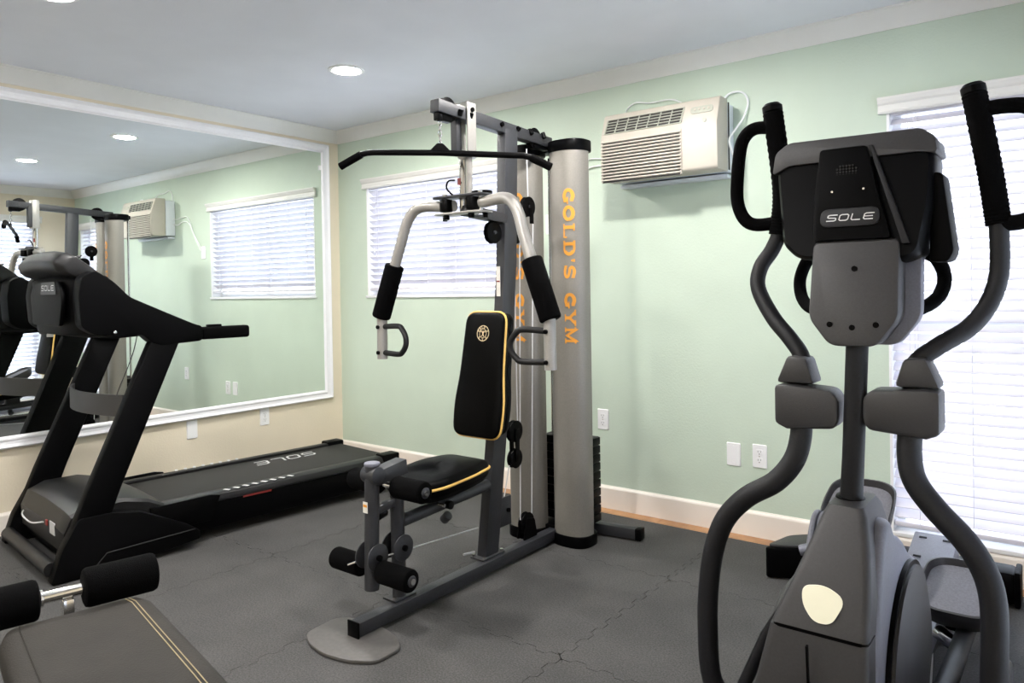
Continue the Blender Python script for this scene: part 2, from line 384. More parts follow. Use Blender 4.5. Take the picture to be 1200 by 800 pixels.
def blind(hole, put, label, cordf, wand, tilt=R(38)):
    a0, a1, z0, z1 = hole; a0 += .014; a1 -= .014
    r = root('window_blind', put((a0+a1)/2, .0, z0), label, 'blind', 'white slatted window blinds')
    def bx(mb, A0, A1, D0, D1, Z0, Z1, bev=0):
        p, q = Vector(put(A0, D0, Z0)), Vector(put(A1, D1, Z1)); c = (p+q)/2; s = q-p
        return mb.box(c, (abs(s.x), abs(s.y), abs(s.z)), bev=bev)
    # moulded valance
    pr = [(-.004, z1-.045), (-.018, z1-.045), (-.022, z1-.038), (-.018, z1-.03), (-.018, z1-.008), (-.026, z1+.0), (-.030, z1+.012), (-.034, z1+.018), (-.034, z1+.026), (-.004, z1+.026)]
    MB().loft([[put(a0-.045, d, z) for d, z in pr], [put(a1+.045, d, z) for d, z in pr]]).build('valance', 'trim', r, ang=20)
    bx(MB(), a0, a1, .006, .056, z1-.052, z1-.004, .003).build('headrail', 'slat', r)
    pit = .0435; n = int((z1-.06-(z0+.045))/pit)
    da, dz = .025*math.cos(tilt), .025*math.sin(tilt); D = .032; th = .0014
    me = None
    for k in range(n):
        z = z1-.078-k*pit
        if me is None:
            rings = []
            for A in (a0, a1):
                # room-side edge low, a little crowned
                pts = [(-da, -dz), (-da*.5, -dz*.5+.0016), (0, .0024), (da*.5, dz*.5+.0016), (da, dz)]
                rings.append([put(A, D+p[0], z+p[1]+th) for p in pts]+[put(A, D+p[0], z+p[1]-th) for p in reversed(pts)])
            s = MB().loft(rings).build('slat', 'slat', r); me = s.data; zb = z; base = s.location.copy()
        else:
            s = bpy.data.objects.new('slat', me); col.objects.link(s); s.parent = r; s.location = base+Vector((0, 0, z-zb))
    zl = z1-.078-(n-1)*pit
    zc = max(z0+.036, zl-.045)
    bx(MB(), a0, a1, D-.024, D+.024, zc-.010, zc+.010, .004).build('bottom_rail', 'slat', r)
    nc = cordf
    for a in nc:
        mb = MB()
        for d in (D-.026, D+.026): mb.tube([put(a, d, z1-.05), put(a, d, zc)], .0014, 6)
        mb.build('ladder_cord', 'slat', r)
    mb = MB()
    for q, zz in ((0, wand), (.02, wand-.04)):
        mb.tube([put(a0+.07+q, D-.036, z1-.055), put(a0+.07+q, D-.037, zz)], .0012, 6)
        mb.cyl(put(a0+.07+q, D-.037, zz), put(a0+.07+q, D-.037, zz-.03), .003, 8, 0, .006)
    mb.build('pull_cord', 'slat', r)
    return r
pb = lambda a, d, z: (a, d, z)
pr_ = lambda a, d, z: (W+d, a, z)
window(1, W1, pb); window(2, W2, pb); window(3, W3, pr_); window(4, W4, pr_)
blind(W1, pb, 'wide white slatted blind behind the multi gym, in the window nearest the mirror', [.43, .67, .92, 1.18, 1.43, 1.70], 1.55, R(-36))
blind(W2, pb, 'tall white slatted blind reaching almost to the floor behind the elliptical trainer', [3.88, 4.08, 4.28, 4.46], .75)
blind(W3, pr_, 'tall white slatted blind on the side wall, seen at the left edge of the mirror', [-.5, -.85, -1.2, -1.55, -1.88], 1.2, R(-30))
blind(W4, pr_, 'white slatted blind on the side wall nearest the camera, outside the picture', [-3.65, -4.0, -4.4, -4.8], 1.2, R(-30))

# mirror
mr = root('wall_mirror', (0, -2.0, .45), 'large wall mirror in a moulded white frame above the treadmill', 'mirror')
yi, yo, zt, zb, zt2, zb2, ye = -.166, -.102, 2.268, .512, 2.330, .449, -3.95
MB().box((.006, (yi+ye)/2, (zt+zb)/2), (.006, yi-ye+.02, zt-zb+.02)).build('mirror_glass', 'mirror', mr)
mp = [(0, 0), (0, .026), (.10, .030), (.2, .024), (.32, .018), (.60, .016), (.68, .022), (.82, .022), (.9, .014), (1, .010), (1, 0)]
def molding(name, A, B):   # A: outer->inner at start, B at end ; profile across
    MB().loft([[tuple(Vector(A[0]).lerp(Vector(A[1]), u)+Vector((h+.0005, 0, 0))) for u, h in mp], [tuple(Vector(B[0]).lerp(Vector(B[1]), u)+Vector((h+.0005, 0, 0))) for u, h in mp]]).build(name, 'frame', mr, ang=15)
c = {'tro': (0, yo, zt2), 'tri': (0, yi, zt), 'bro': (0, yo, zb2), 'bri': (0, yi, zb), 'tlo': (0, ye-.064, zt2), 'tli': (0, ye, zt), 'blo': (0, ye-.064, zb2), 'bli': (0, ye, zb)}
molding('frame_rail', (c['tlo'], c['tli']), (c['tro'], c['tri'])); molding('frame_rail', (c['blo'], c['bli']), (c['bro'], c['bri']))
molding('frame_stile', (c['bro'], c['bri']), (c['tro'], c['tri'])); molding('frame_stile', (c['blo'], c['bli']), (c['tlo'], c['tli']))
MB().box((.012, yi-.012, 2.155), (.008, .02, .035), bev=.003).build('mirror_clip', 'white', mr)

# outlets and blank plates
def plate(name, put, outlet, label, cat='outlet', group=None, w=.072, loc=(0,0,0)):
    r = root(name, put(0, 0, 0), label, cat, group)
    def loft(poly0, d0, poly1, d1): return MB().loft([[put(a, d0, z) for a, z in poly0], [put(a, d1, z) for a, z in poly1]])
    loft(rrect(0, 0, w, .117, .006), .0004, rrect(0, 0, w-.006, .111, .006), .006).build('cover_plate', 'white', r, ang=20)
    if outlet:
        for zz in (.0205, -.0205):
            loft(rrect(0, zz, .033, .029, .010), .006, rrect(0, zz, .032, .028, .010), .0078).build('socket', 'white', r)
            mb = MB()
            for a, h in ((-.0065, .009), (.0065, .007)):
                p, q = Vector(put(a-.001, .0075, zz+.003-h/2)), Vector(put(a+.001, .0083, zz+.003+h/2)); s = q-p
                mb.box((p+q)/2, (abs(s.x), abs(s.y), abs(s.z)))
            mb.cyl(put(0, .0075, zz-.0085), put(0, .0083, zz-.0085), .0026, 10)
            mb.build('slots', 'slot', r)
        MB().cyl(put(0, .006, 0), put(0, .0075, 0), .0035, 10).build('screw', 'acbeige', r)
    else:
        for zz in (.042, -.042): MB().cyl(put(0, .006, zz), put(0, .0072, zz), .003, 10).build('screw', 'white', r)
    return r
def onb(x, z): return lambda a, d, zz: (x+a, -d, z+zz)
def onl(y, z): return lambda a, d, zz: (d, y+a, z+zz)
plate('wall_outlet', onb(2.291, .488), True, 'white double outlet on the green wall just right of the silver gym tower', group=None)
plate('wall_outlet', onb(3.182, .390), True, 'white double outlet on the green wall beside the blank plate, left of the elliptical', group=None)
plate('blank_plate', onb(3.050, .384), False, 'blank white wall plate on the green wall left of the double outlet', 'wall plate')
plate('blank_plate', onl(-1.195, .384), False, 'blank white wall plate on the cream wall below the mirror, left of the outlet', 'wall plate')
plate('wall_outlet', onl(-.674, .388), True, 'white double outlet on the cream wall under the mirror above the treadmill deck')
plate('wall_outlet', onb(1.585, .400), True, 'white double outlet behind the back pad, left of the pair seen in the mirror')
plate('blank_plate', onb(1.470, .400), False, 'blank white plate behind the back pad, right of the pair seen in the mirror', 'wall plate')
plate('wall_switch', lambda a, d, zz: (1.95+a, -d, 1.62+zz), False, 'small white wall plate between the blind and the air conditioner, seen in the mirror', 'switch')

# recessed lamps
lights = [(1.298, -.985), (2.888, -1.10), (1.225, -2.40), (2.85, -2.50), (1.25, -3.95), (3.0, -4.0)]  # last two, behind the camera, are added to light the near half
ll = ['recessed ceiling light fully in view, above the corner between mirror and window', 'recessed ceiling light in front of the air conditioner, leftmost of those in the mirror',
      'recessed ceiling light cut off by the top edge, above the mirror', 'recessed ceiling light over the middle of the room, outside the picture',
      'added recessed ceiling light behind the camera on the mirror side, outside the picture', 'added recessed ceiling light behind the camera on the window side, outside the picture']
l0 = None
for (x, y), lab in zip(lights, ll):
    if l0 is None:
        r = root('ceiling_light', (x, y, H), lab, 'ceiling light', 'recessed ceiling lights', world=False); l0 = r
        pr2 = [(.072, -.004), (.076, -.007), (.088, -.008), (.097, -.004), (.098, -.0005), (.072, -.0005)]
        rings = [[(p*math.cos(2*math.pi*k/36), p*math.sin(2*math.pi*k/36), z) for p, z in pr2] for k in range(36)]
        mb = MB(); n = len(pr2); V = [p for q in rings for p in q]
        mb.add(V, [(i*n+j, ((i+1) % 36)*n+j, ((i+1) % 36)*n+(j+1) % n, i*n+(j+1) % n) for i in range(36) for j in range(n)])
        mb.build('trim_ring', 'white', r)
        MB().tube([(0, 0, -.0006), (0, 0, -.0045)], [.0715, .0715], 36).build('lens', 'lamp', r)
    else:
        r = l0.copy(); col.objects.link(r); r.location = (x, y, H); r['label'] = lab
        for ch in l0.children: c2 = ch.copy(); col.objects.link(c2); c2.parent = r

# ================================================================== AIR CONDITIONER
ac = root('air_conditioner', (2.76, -.0, 1.80), 'beige louvered air conditioner mounted through the green wall above the outlets', 'air conditioner')
x0, x1 = 2.44, 3.08
def acy(z): return -.235 if z < 2.02 else -.235+(z-2.02)*.30
sec = [(-.10, 1.797), (-.225, 1.797), (-.235, 1.81), (-.236, 2.02), (-.195, 2.145), (-.18, 2.152), (-.10, 2.152)]
MB().prism([(y, z) for y, z in sec], 0, x0, x1, bev=.006).build('front_cover', 'acbeige', ac)
MB().box(((x0+x1)/2, -.049, 1.968), (x1-x0-.016, .092, .335), bev=.003).build('cabinet', 'acside', ac)
MB().box(((x0+x1)/2, -.035, 1.783), (x1-x0-.04, .066, .018), bev=.003).build('support_sill', 'acside', ac)
MB().box((x1+.0025, -.095, 1.97), (.004, .010, .33)).build('side_seam', 'dark', ac)
# lower intake: recess and louvres
MB().box((2.672, -.2362, 1.892), (.448, .004, .212), bev=.001).build('intake_recess', 'dark', ac)
for k in range(13):
    z = 1.799+.0165*k
    MB().box((2.672, -.2405, z), (.452, .009, .0085), rot=(R(-25), 0, 0), bev=.001, seg=1).build('louver', 'acbeige', ac)
for x in (2.458, 2.53, 2.815, 2.886) if 0 else (2.449, 2.895): MB().box((x, -.2385, 1.899), (.008, .008, .222), bev=.001).build('intake_edge', 'acbeige', ac)
# upper outlet grille on the sloped face
th = math.atan2(.041, .125)
cen = Vector((2.682, -.2170, 2.079)); rx = Matrix.Rotation(-th, 3, 'X')
MB().box(cen, (.43, .003, .082), rx, .001).build('outlet_recess', 'dark', ac)
for k in range(6):
    p = cen+rx @ Vector((0, -.003, -.040+.016*k)); MB().box(p, (.43, .006, .0035), rx).build('grille_vane', 'acpanel', ac)
for k in range(8):
    p = cen+rx @ Vector((-.215+k*.0614, -.004, 0)); MB().box(p, (.004 if 0 < k < 7 else .006, .006, .084), rx @ Matrix.Rotation(R(8), 3, 'Y')).build('grille_divider', 'acpanel', ac)
p = Vector((2.995, -.2115, 2.093)); mb = MB()
mb.loft([[tuple(p+rx @ Vector((a, d, b))) for a, b in rrect(0, 0, .115, .036, .016)] for d in (0, -.004)]); mb.build('control_panel', 'acpanel', ac)
mb = MB()
for a in (-.035, -.012, .012, .035): q = p+rx @ Vector((a, -.004, .002)); mb.cyl(q, q+rx @ Vector((0, -.003, 0)), .006, 10)
mb.build('button', 'acbeige', ac)
mb = MB(); q = Vector((3.018, -.238, 2.035)); mb.tube([q, q+Vector((0, -.003, 0))], [.010, .009], 16); mb.build('badge', 'acpanel', ac)
def cordpart(name, pts, r, m, par): return MB().tube(spl(pts, 8), r, 8).build(name, m, par)
cordpart('power_cord', [(3.06, -.012, 1.83), (3.098, -.05, 1.80), (3.108, -.10, 1.86), (3.098, -.13, 1.94), (3.11, -.08, 2.0), (3.13, -.03, 2.06), (3.15, -.012, 2.14), (3.12, -.012, 2.195), (3.05, -.014, 2.195), (3.00, -.02, 2.13)], .005, 'cord', ac)
cordpart('rear_cable', [(2.47, -.014, 2.14), (2.475, -.014, 2.205), (2.53, -.014, 2.24), (2.62, -.014, 2.225), (2.75, -.014, 2.22), (2.85, -.014, 2.16)], .004, 'cord', ac)
cordpart('side_cable', [(2.46, -.02, 1.96), (2.38, -.014, 1.955), (2.30, -.012, 1.965), (2.20, -.010, 1.955), (2.1, -.010, 1.80), (1.97, -.012, 1.66)], .004, 'cord', ac)
cordpart('side_cable', [(2.46, -.02, 1.915), (2.38, -.014, 1.90), (2.29, -.012, 1.925), (2.18, -.010, 1.90), (2.08, -.010, 1.76), (1.98, -.012, 1.64)], .004, 'cord', ac)

# ================================================================== MULTI GYM
G = 2.368
gy = root('multi_gym', (G, -1.1, 0), 'grey and silver multi station home gym with black pads and twin silver tower shrouds', 'home gym')
B = lambda: MB()
# base
B().bar((2.395, -1.910, .040), (2.395, -.66, .040), .05, .05).build('base_rail', 'charcoal', gy)
B().box((2.395, -1.914, .040), (.058, .008, .060), bev=.002).build('rail_end_plate', 'black', gy)
B().bar((2.05, -.50, .035), (2.72, -.42, .035), .05, .05).build('rear_crossbar', 'charcoal', gy)
for p, q in (((2.05, -.50, .035), (2.02, -.5035, .035)), ((2.72, -.42, .035), (2.75, -.4165, .035))): B().bar(p, q, .056, .056).build('end_cap', 'black', gy)
pp = rpoly([(2.226, -1.992), (2.30, -2.035), (2.40, -2.052), (2.50, -2.035), (2.588, -1.985), (2.588, -1.87), (2.52, -1.82), (2.43, -1.80), (2.36, -1.80), (2.27, -1.81), (2.215, -1.85)], .03)
B().prism(pp, 2, .0005, .014, bev=.004).build('foot_plate', 'plate', gy)
# seat post, bent
B().loft([[(G+sx*.025, y+sy*.045, z) for sx, sy in ((-1,-1),(1,-1),(1,1),(-1,1))] for y, z in ((-1.135, .068), (-1.005, .98), (-.968, 1.36), (-.945, 1.965))], bev=.003).build('main_post', 'charcoal', gy)
B().box((G, -1.135, .070), (.075, .15, .008), bev=.002).build('post_foot', 'charcoal', gy)
mb = B()
for sx, sy in ((-1,-1),(1,-1),(-1,1),(1,1)): mb.cyl((G+sx*.028, -1.135+sy*.062, .074), (G+sx*.028, -1.135+sy*.062, .084), .008, 6)
mb.build('bolt', 'chrome', gy)
lb = B().box((G, -1.0302, 1.272), (.022, .0012, .135)).build('warning_label', 'paper', gy)
lb.rotation_euler = (0, 0, 0)
B().box((G, -1.0312, 1.272), (.018, .001, .006)).build('label_print', 'red', lb).location = (0, 0, 0)
# top beam and its pulleys
B().bar((G-.002, -1.425, 1.988), (G, -.62, 1.950), .05, .052).build('top_beam', 'charcoal', gy)
def pulley(c, r=.045, w=.022, ax=(1,0,0), name='pulley'):
    c = Vector(c); a = Vector(ax).normalized()
    B().tube([c-a*w/2, c-a*w/2.2, c-a*w*.18, c+a*w*.18, c+a*w/2.2, c+a*w/2], [r*.94, r, r*.8, r*.8, r, r*.94], 26).build(name, 'black', gy)
    B().cyl(c-a*(w/2+.006), c+a*(w/2+.006), .008, 12).build('pulley_axle', 'charcoal', gy)
pulley((G-.01, -1.345, 1.985), .052, .026)
B().box((G-.002, -1.375, 1.955), (.032, .08, .05), bev=.003).build('pulley_bracket', 'black', gy)
pulley((G, -.745, 1.955), .052, .026)
B().box((G, -.70, 1.925), (.034, .12, .03), bev=.003).build('pulley_bracket', 'black', gy)
mb = B()
for y in (-1.30, -1.235, -1.02, -.90, -.80, -.70): mb.cyl((G+.024, y, 1.975+(-1.0-y)*.04*-1-.0), (G+.034, y, 1.975+(y+1.0)*-.045), .011, 12)
mb.build('bolt', 'black', gy)
# silver boom hanging under the beam
for s in (-1, 1): B().box((G+s*.0295, -1.232, 1.918), (.008, .055, .225), bev=.003).build('boom_bracket', 'silver', gy)
B().cyl((G+.034, -1.232, 2.0), (G+.041, -1.232, 2.0), .010, 12).build('bolt', 'black', gy)
B().box((G-.02, -1.275, 1.89), (.035, .032, .17), bev=.003).build('boom_stop', 'charcoal', gy)
for x, r in ((-.022, .0175), (.014, .0125)): B().cyl((G+x, -1.232, 1.57), (G+x, -1.232, 1.81), r, 20).build('boom_tube', 'chrome' if x < 0 else 'silver', gy)
B().cyl((G, -1.232, 1.798), (G, -1.232, 1.812), .04, 20).build('boom_collar', 'silver', gy)
B().box((G-.030, -1.2505, 1.70), (.016, .002, .03)).build('boom_label', 'red', gy)
# pec deck pivot
B().prism(rrect(G, -1.265, .29, .09, .03), 2, 1.628, 1.636, bev=.001).build('pivot_plate', 'charcoal', gy)
B().prism(rrect(G, -1.262, .27, .10, .03), 2, 1.556, 1.564, bev=.001).build('pivot_plate', 'silver', gy)
B().bar((G, -1.25, 1.575), (G, -.985, 1.555), .05, .045).build('pivot_support_bar', 'charcoal', gy)
for s in (-1, 1):
    B().cyl((G+s*.10, -1.265, 1.550), (G+s*.10, -1.265, 1.648), .011, 14).build('pivot_pin', 'chrome', gy)
    B().cyl((G+s*.075, -1.285, 1.57), (G+s*.075, -1.285, 1.622), .028, 18, .004).build('pivot_stop', 'black', gy)
    B().cyl((G+s*.07, -1.29, 1.535), (G+s*.07, -1.29, 1.556), .014, 12, .004).build('pivot_nut', 'black', gy)
    B().cyl((G+s*.115, -1.25, 1.535), (G+s*.115, -1.25, 1.556), .011, 12, .003).build('pivot_nut', 'black', gy)
B().tube(spl([(G-.055, -1.26, 1.64), (G-.075, -1.28, 1.672), (G-.055, -1.29, 1.70), (G-.02, -1.29, 1.70)], 6), .004, 8).build('cable_guide', 'black', gy)
B().cyl((G+.08, -1.23, 1.638), (G+.08, -1.23, 1.652), .045, 20, .005).build('cam_disc', 'black', gy)
for s in (-1, 1):
    q = [(G+s*.05, -1.262, 1.596), (G+s*.13, -1.265, 1.600), (G+s*.22, -1.272, 1.606), (G+s*.275, -1.28, 1.588), (G+s*.315, -1.288, 1.535), (G+s*.345, -1.295, 1.45), (G+s*.385, -1.30, 1.345)]
    B().tube(spl(q, 7), .024, 18).build('press_arm', 'silver', gy)
    B().cyl((G+s*.383, -1.30, 1.352), (G+s*.475, -1.305, 1.115), .043, 24, .008).build('foam_grip', 'foam', gy)
    a, b = Vector((G+s*.468, -1.305, 1.125)), Vector((G+s*.470, -1.305, .925))
    B().cyl(a, b, .024, 20).build('arm_end_tube', 'silver', gy)
    hx = -s
    hp = [(G+s*.468, -1.305, 1.072), (G+s*.35, -1.318, 1.078), (G+s*.318, -1.322, 1.062), (G+s*.295, -1.325, 1.030), (G+s*.295, -1.325, .995), (G+s*.318, -1.322, .965), (G+s*.35, -1.318, .952), (G+s*.468, -1.305, .955)]
    B().tube(spl(hp, 5), .0125, 14).build('hand_grip', 'rail', gy)
    mb = B()
    for z in (1.072, .955): mb.cyl((G+s*.468, -1.330, z), (G+s*.468, -1.337, z), .009, 10)
    mb.build('bolt', 'black', gy)
# back pad: shape in (x, z), tilted in y
def bpad(name, grow, y0, y1, m_):
    sh = [(-.108, 1.135), (.108, 1.135), (.112, 1.0), (.118, .86), (.135, .74), (.128, .60), (-.128, .60), (-.135, .74), (-.118, .86), (-.112, 1.0)]
    rad = [.05, .05, .05, .05, .05, .05, .05, .05, .05, .05]
    sh = rpoly([(x*(1+grow/.12), .87+(z-.87)*(1+grow/.27)) for x, z in sh], rad, 5)
    lean = lambda z: (z-.60)*.165
    mb = B(); mb.loft([[(G+x, y+lean(z), z) for x, z in sh] for y in (y0, y1)], bev=.012 if grow <= 0 else .004)
    return mb.build(name, m_, gy, ang=50)
bpad('back_pad', 0, -1.218, -1.166, 'vinyl')
sh = [(-.108, 1.135), (.108, 1.135), (.112, 1.0), (.118, .86), (.135, .74), (.128, .60), (-.128, .60), (-.135, .74), (-.118, .86), (-.112, 1.0)]
sh = rpoly(sh, .05, 5)
B().tube([(G+x*1.012, -1.198+(z-.6)*.165, .87+(z-.87)*1.006) for x, z in sh], .0055, 8, closed=True).build('piping', 'yellow', gy)
bpad('pad_board', -.004, -1.170, -1.130, 'black')
# round gym emblem on the back pad
cz = 1.045; fy = lambda p: (G+.003+p.x, -1.2205+(cz+p.y-.6)*.165, cz+p.y)
mb = B(); ribbon(mb, arc(0, 0, .033, .033, 0, 360, 32), .0028, fy); ribbon(mb, arc(0, 0, .019, .019, 0, 360, 24), .0018, fy)
for i, ch in enumerate("GOLD'S"):
    a = R(158-136*i/5); cx, cy = .0262*math.cos(a), .0262*math.sin(a); t = a-R(90)
    for pts, sw in GLY[ch]:
        f2 = lambda p, cx=cx, cy=cy, t=t: fy(Vector((cx+(p.x*math.cos(t)-p.y*math.sin(t)), cy+(p.x*math.sin(t)+p.y*math.cos(t)))))
        ribbon(mb, [((p[0]-.5)*.0095, (p[1]-.5)*.0095) for p in pts], sw*.0095 if not isinstance(sw, list) else [q*.0095 for q in sw], f2)
for i, ch in enumerate("GYM"):
    a = R(-135+45*i); cx, cy = .0262*math.cos(a), .0262*math.sin(a); t = a+R(90)
    for pts, sw in GLY[ch]:
        f2 = lambda p, cx=cx, cy=cy, t=t: fy(Vector((cx+(p.x*math.cos(t)-p.y*math.sin(t)), cy+(p.x*math.sin(t)+p.y*math.cos(t)))))
        ribbon(mb, [((p[0]-.5)*.0095, (p[1]-.5)*.0095) for p in pts], sw*.0095, f2)
ribbon(mb, [(-.013, .009), (.013, .009)], .0016, fy); ribbon(mb, [(0, .006), (0, -.004)], [.008, .005], fy)
ribbon(mb, [(-.008, .009), (-.004, .003), (.004, .003), (.008, .009)], .002, fy); ribbon(mb, [(-.006, -.014), (0, -.003), (.006, -.014)], .003, fy)
for s in (-1, 1): ribbon(mb, [(s*.013, .004), (s*.013, .014)], .003, fy)
ribbon(mb, arc(0, .0085, .0012, .0012, 0, 360, 8), .002, fy)
mb.build('emblem', 'palegold', gy)
# seat: outline in (x, y), seat top falls toward the front
def seatp(u, zofs, y0=-1.60, y1=-1.225): return zofs
ss = rpoly([(-.105, -1.635), (.105, -1.635), (.150, -1.56), (.155, -1.40), (.115, -1.235), (-.115, -1.235), (-.155, -1.40), (-.150, -1.56)], .05, 5)
zs = lambda y: .492+.012*math.cos((y+1.42)*6)+(y+1.42)*.05
B().loft([[(G+x*k, -1.43+(y+1.43)*k, zs(y)+h) for x, y in ss] for k, h in ((.97, -.045), (1.0, -.035), (1.0, .0), (.975, .012), (.85, .020), (.5, .026), (.12, .027))]).build('seat_pad', 'vinyl', gy, ang=60)
B().tube([(G+x*1.01, -1.43+(y+1.43)*1.01, zs(y)-.012) for x, y in ss], .0055, 8, closed=True).build('piping', 'yellow', gy)
B().loft([[(G+x*k, -1.43+(y+1.43)*k, zs(y)+h) for x, y in ss] for k, h in ((.9, -.062), (.96, -.045))]).build('seat_board', 'black', gy)
B().cyl((G, -1.66, .352), (G, -1.10, .378), .025, 20).build('seat_tube', 'charcoal', gy)
B().box((G, -1.42, .418), (.05, .10, .075), bev=.006).build('seat_bracket', 'charcoal', gy)
B().cyl((G+.026, -1.42, .365), (G+.052, -1.42, .365), .018, 14, .004).build('adjust_knob', 'black', gy)
B().cyl((G+.020, -1.465, .375), (G+.055, -1.465, .375), .007, 10).build('bolt', 'chrome', gy)
B().cyl((G+.010, -1.425, .30), (G+.038, -1.425, .325), .020, 14, .004).build('pop_pin', 'charcoal', gy)
# front post and leg lever
B().cyl((G, -1.665, .072), (G, -1.672, .53), .027, 20).build('front_post', 'charcoal', gy)
B().box((G, -1.665, .070), (.07, .11, .008), bev=.002).build('post_foot', 'charcoal', gy)
mb = B()
for y in (-1.71, -1.62): mb.cyl((G+.02, y, .074), (G+.02, y, .084), .008, 6)
mb.build('bolt', 'chrome', gy)
B().bar((G, -1.80, .545), (G, -1.64, .566), .058, .055).build('lever_bracket', 'charcoal', gy)
B().cyl((G-.035, -1.79, .560), (G+.035, -1.79, .560), .032, 20, .004).build('lever_pivot', 'charcoal', gy)
B().cyl((G, -1.792, .598), (G, -1.803, .140), .027, 20).build('leg_lever', 'charcoal', gy)
B().cyl((G, -1.791, .592), (G, -1.791, .606), .030, 20, .005).build('lever_cap', 'shell2', gy)
lb = B().box((G, -1.8270, .447), (.024, .002, .040)).build('warning_label', 'paper', gy)
B().box((G, -1.8284, .453), (.020, .001, .009)).build('label_print', 'gold', lb).location = (0, 0, 0)
for y in (-1.80, -1.672):
    for s in (-1, 1): B().cyl((G+s*.030, y, .262), (G+s*.036, y, .262), .050, 28, .002).build('joint_disc', 'charcoal', gy)
    B().cyl((G+.036, y, .262), (G+.048, y, .262), .012, 12, .002).build('bolt', 'black', gy)
B().bar((G, -1.80, .42), (G, -1.67, .44), .03, .03).build('lever_stop', 'charcoal', gy)
B().cyl((G+.0, -1.78, .40), (G+.0, -1.73, .41), .018, 12, .004).build('stop_bumper', 'black', gy)
for y, z, xa, xb in ((-1.80, .215, .050, .205), (-1.715, .505, .045, .195)):
    B().cyl((G-xb-.01, y, z), (G+xb+.01, y, z), .011, 12).build('roller_rod', 'chrome', gy)
    for s in (-1, 1):
        B().cyl((G+s*xa, y, z), (G+s*xb, y, z), .041, 26, .008).build('foam_roller', 'foam', gy)
        B().cyl((G+s*xb, y, z), (G+s*(xb+.006), y, z), .020, 18, .002).build('roller_cap', 'charcoal', gy)
B().cyl((G-.036, -1.82, .245), (G-.060, -1.865, .235), .004, 8).build('lock_pin', 'chrome', gy)
# bracket and pulleys behind the post
B().box((G+.004, -1.04, .232), (.012, .13, .13), bev=.002).build('pulley_bracket', 'charcoal', gy)
B().cyl((G+.010, -1.00, .235), (G+.018, -1.00, .235), .010, 12).build('bolt', 'black', gy)
for c_, r_ in (((G, -1.065, 1.49), .050), ((G, -.905, 1.495), .050), ((G, -.862, 1.52), .045), ((G, -.80, 1.625), .048), ((G, -.93, .580), .050), ((G, -.93, .455), .045), ((G, -.85, .135), .050)): pulley(c_, r_, .024)
B().box((G+.016, -.79, 1.595), (.004, .03, .10), bev=.001).build('pulley_hanger', 'black', gy)
for s in (-1, 1): B().box((G+s*.017, -.93, .517), (.004, .03, .15), bev=.001).build('pulley_hanger', 'black', gy)
for s in (-1, 1): B().prism(rpoly([(-.90, .066), (-.79, .066), (-.81, .15), (-.87, .165)], .01), 0, G+s*.017, G+s*.021).build('pulley_bracket', 'black', gy)
def cable(pts, par=gy, r=.0028): return B().tube(pts, r, 7).build('cable', 'cable', par)
cable([(G, -.80, 1.90), (G, -.795, 1.67)]); cable([(G, -.865, 1.49), (G, -.885, .60)]); cable([(G, -.91, 1.46), (G, -.905, .60)])
cable([(G, -.755, 1.62), (G, -.805, .16)]); cable([(G, -.972, .43), (G, -1.02, .27)]); cable([(G, -.888, .43), (G, -.895, .16)])
cable([(G, -1.20, .205), (G, -1.785, .245)]); cable([(G-.03, -1.19, .09), (G-.03, -1.26, .10)], r=.005)
# weight tower
for k in range(10):
    B().box((2.405, -.515, .098+k*.042), (.285, .105, .038), bev=.004).build('weight_plate', 'black', gy)
for x in (2.30, 2.50): B().cyl((x, -.515, .06), (x, -.515, 1.90), .009, 14).build('guide_rod', 'chrome', gy)
B().cyl((2.40, -.515, .50), (2.40, -.515, .62), .010, 12).build('selector_stem', 'charcoal', gy)
B().box((2.40, -.53, .505), (.12, .05, .02), bev=.003).build('stack_top_plate', 'charcoal', gy)
mb = B()
for k in range(10): mb.box((2.405, -.515, .098+k*.042+.0195), (.27, .095, .003))
mb.build('stack_spacer', 'dark', gy)
def ell(cx, cy, a, b, z, n=40, e=2.6):
    out = []
    for i in range(n):
        t = 2*math.pi*i/n; c_, s_ = math.cos(t), math.sin(t)
        out.append((cx+a*math.copysign(abs(c_)**(2/e), c_), cy+b*math.copysign(abs(s_)**(2/e), s_), z))
    return out
SH = [(2.238, -.640, .020), (2.487, -.612, .046)]
for cx, cy, tx in SH:
    # hollow half shell in front, open behind
    def shell(a, b, z0, z1, th, name, m_):
        n = 26; out = []; inn = []
        for i in range(n+1):
            t = R(172)+(R(368)-R(172))*i/n; c_, s_ = math.cos(t), math.sin(t)
            f = lambda A, B2: (cx+A*math.copysign(abs(c_)**(2/2.4), c_), cy+B2*math.copysign(abs(s_)**(2/2.4), s_))
            out.append(f(a, b)); inn.append(f(a-th, b-th))
        ring = out+inn[::-1]
        B().loft([[(x, y, z) for x, y in ring] for z in (z0, z1)]).build(name, m_, gy, ang=40)
    shell(.098, .085, .045, 1.905, .004, 'tower_shroud', 'shroud')
    B().loft([ell(cx, cy, .104, .090, z) for z in (.0, .055)], bev=.004).build('shroud_base', 'black', gy)
    B().loft([ell(cx, cy, .102, .088, z) for z in (1.890, 1.945)], bev=.006).build('shroud_cap', 'black', gy)
    def wrap(p, cx=cx, cy=cy, tx=tx):      # text runs down the shroud, letter tops to the right
        x = tx-.028+p.y; u = x/.0985; c_ = max(-.98, min(.98, u))
        t = math.acos(math.copysign(abs(c_)**(2.4/2), c_)); s_ = math.sin(t)
        return (cx+x, cy-.0862*abs(s_)**(2/2.4)-.0016, 1.712-p.x)
    lettering(B(), "GOLD'S GYM", GLY, .083, .0775, .050, wrap, narrow={"'": .34}).build('lettering', 'gold', gy)
B().bar((2.22, -.575, 1.925), (2.50, -.555, 1.925), .09, .03).build('tower_top_bar', 'black', gy)
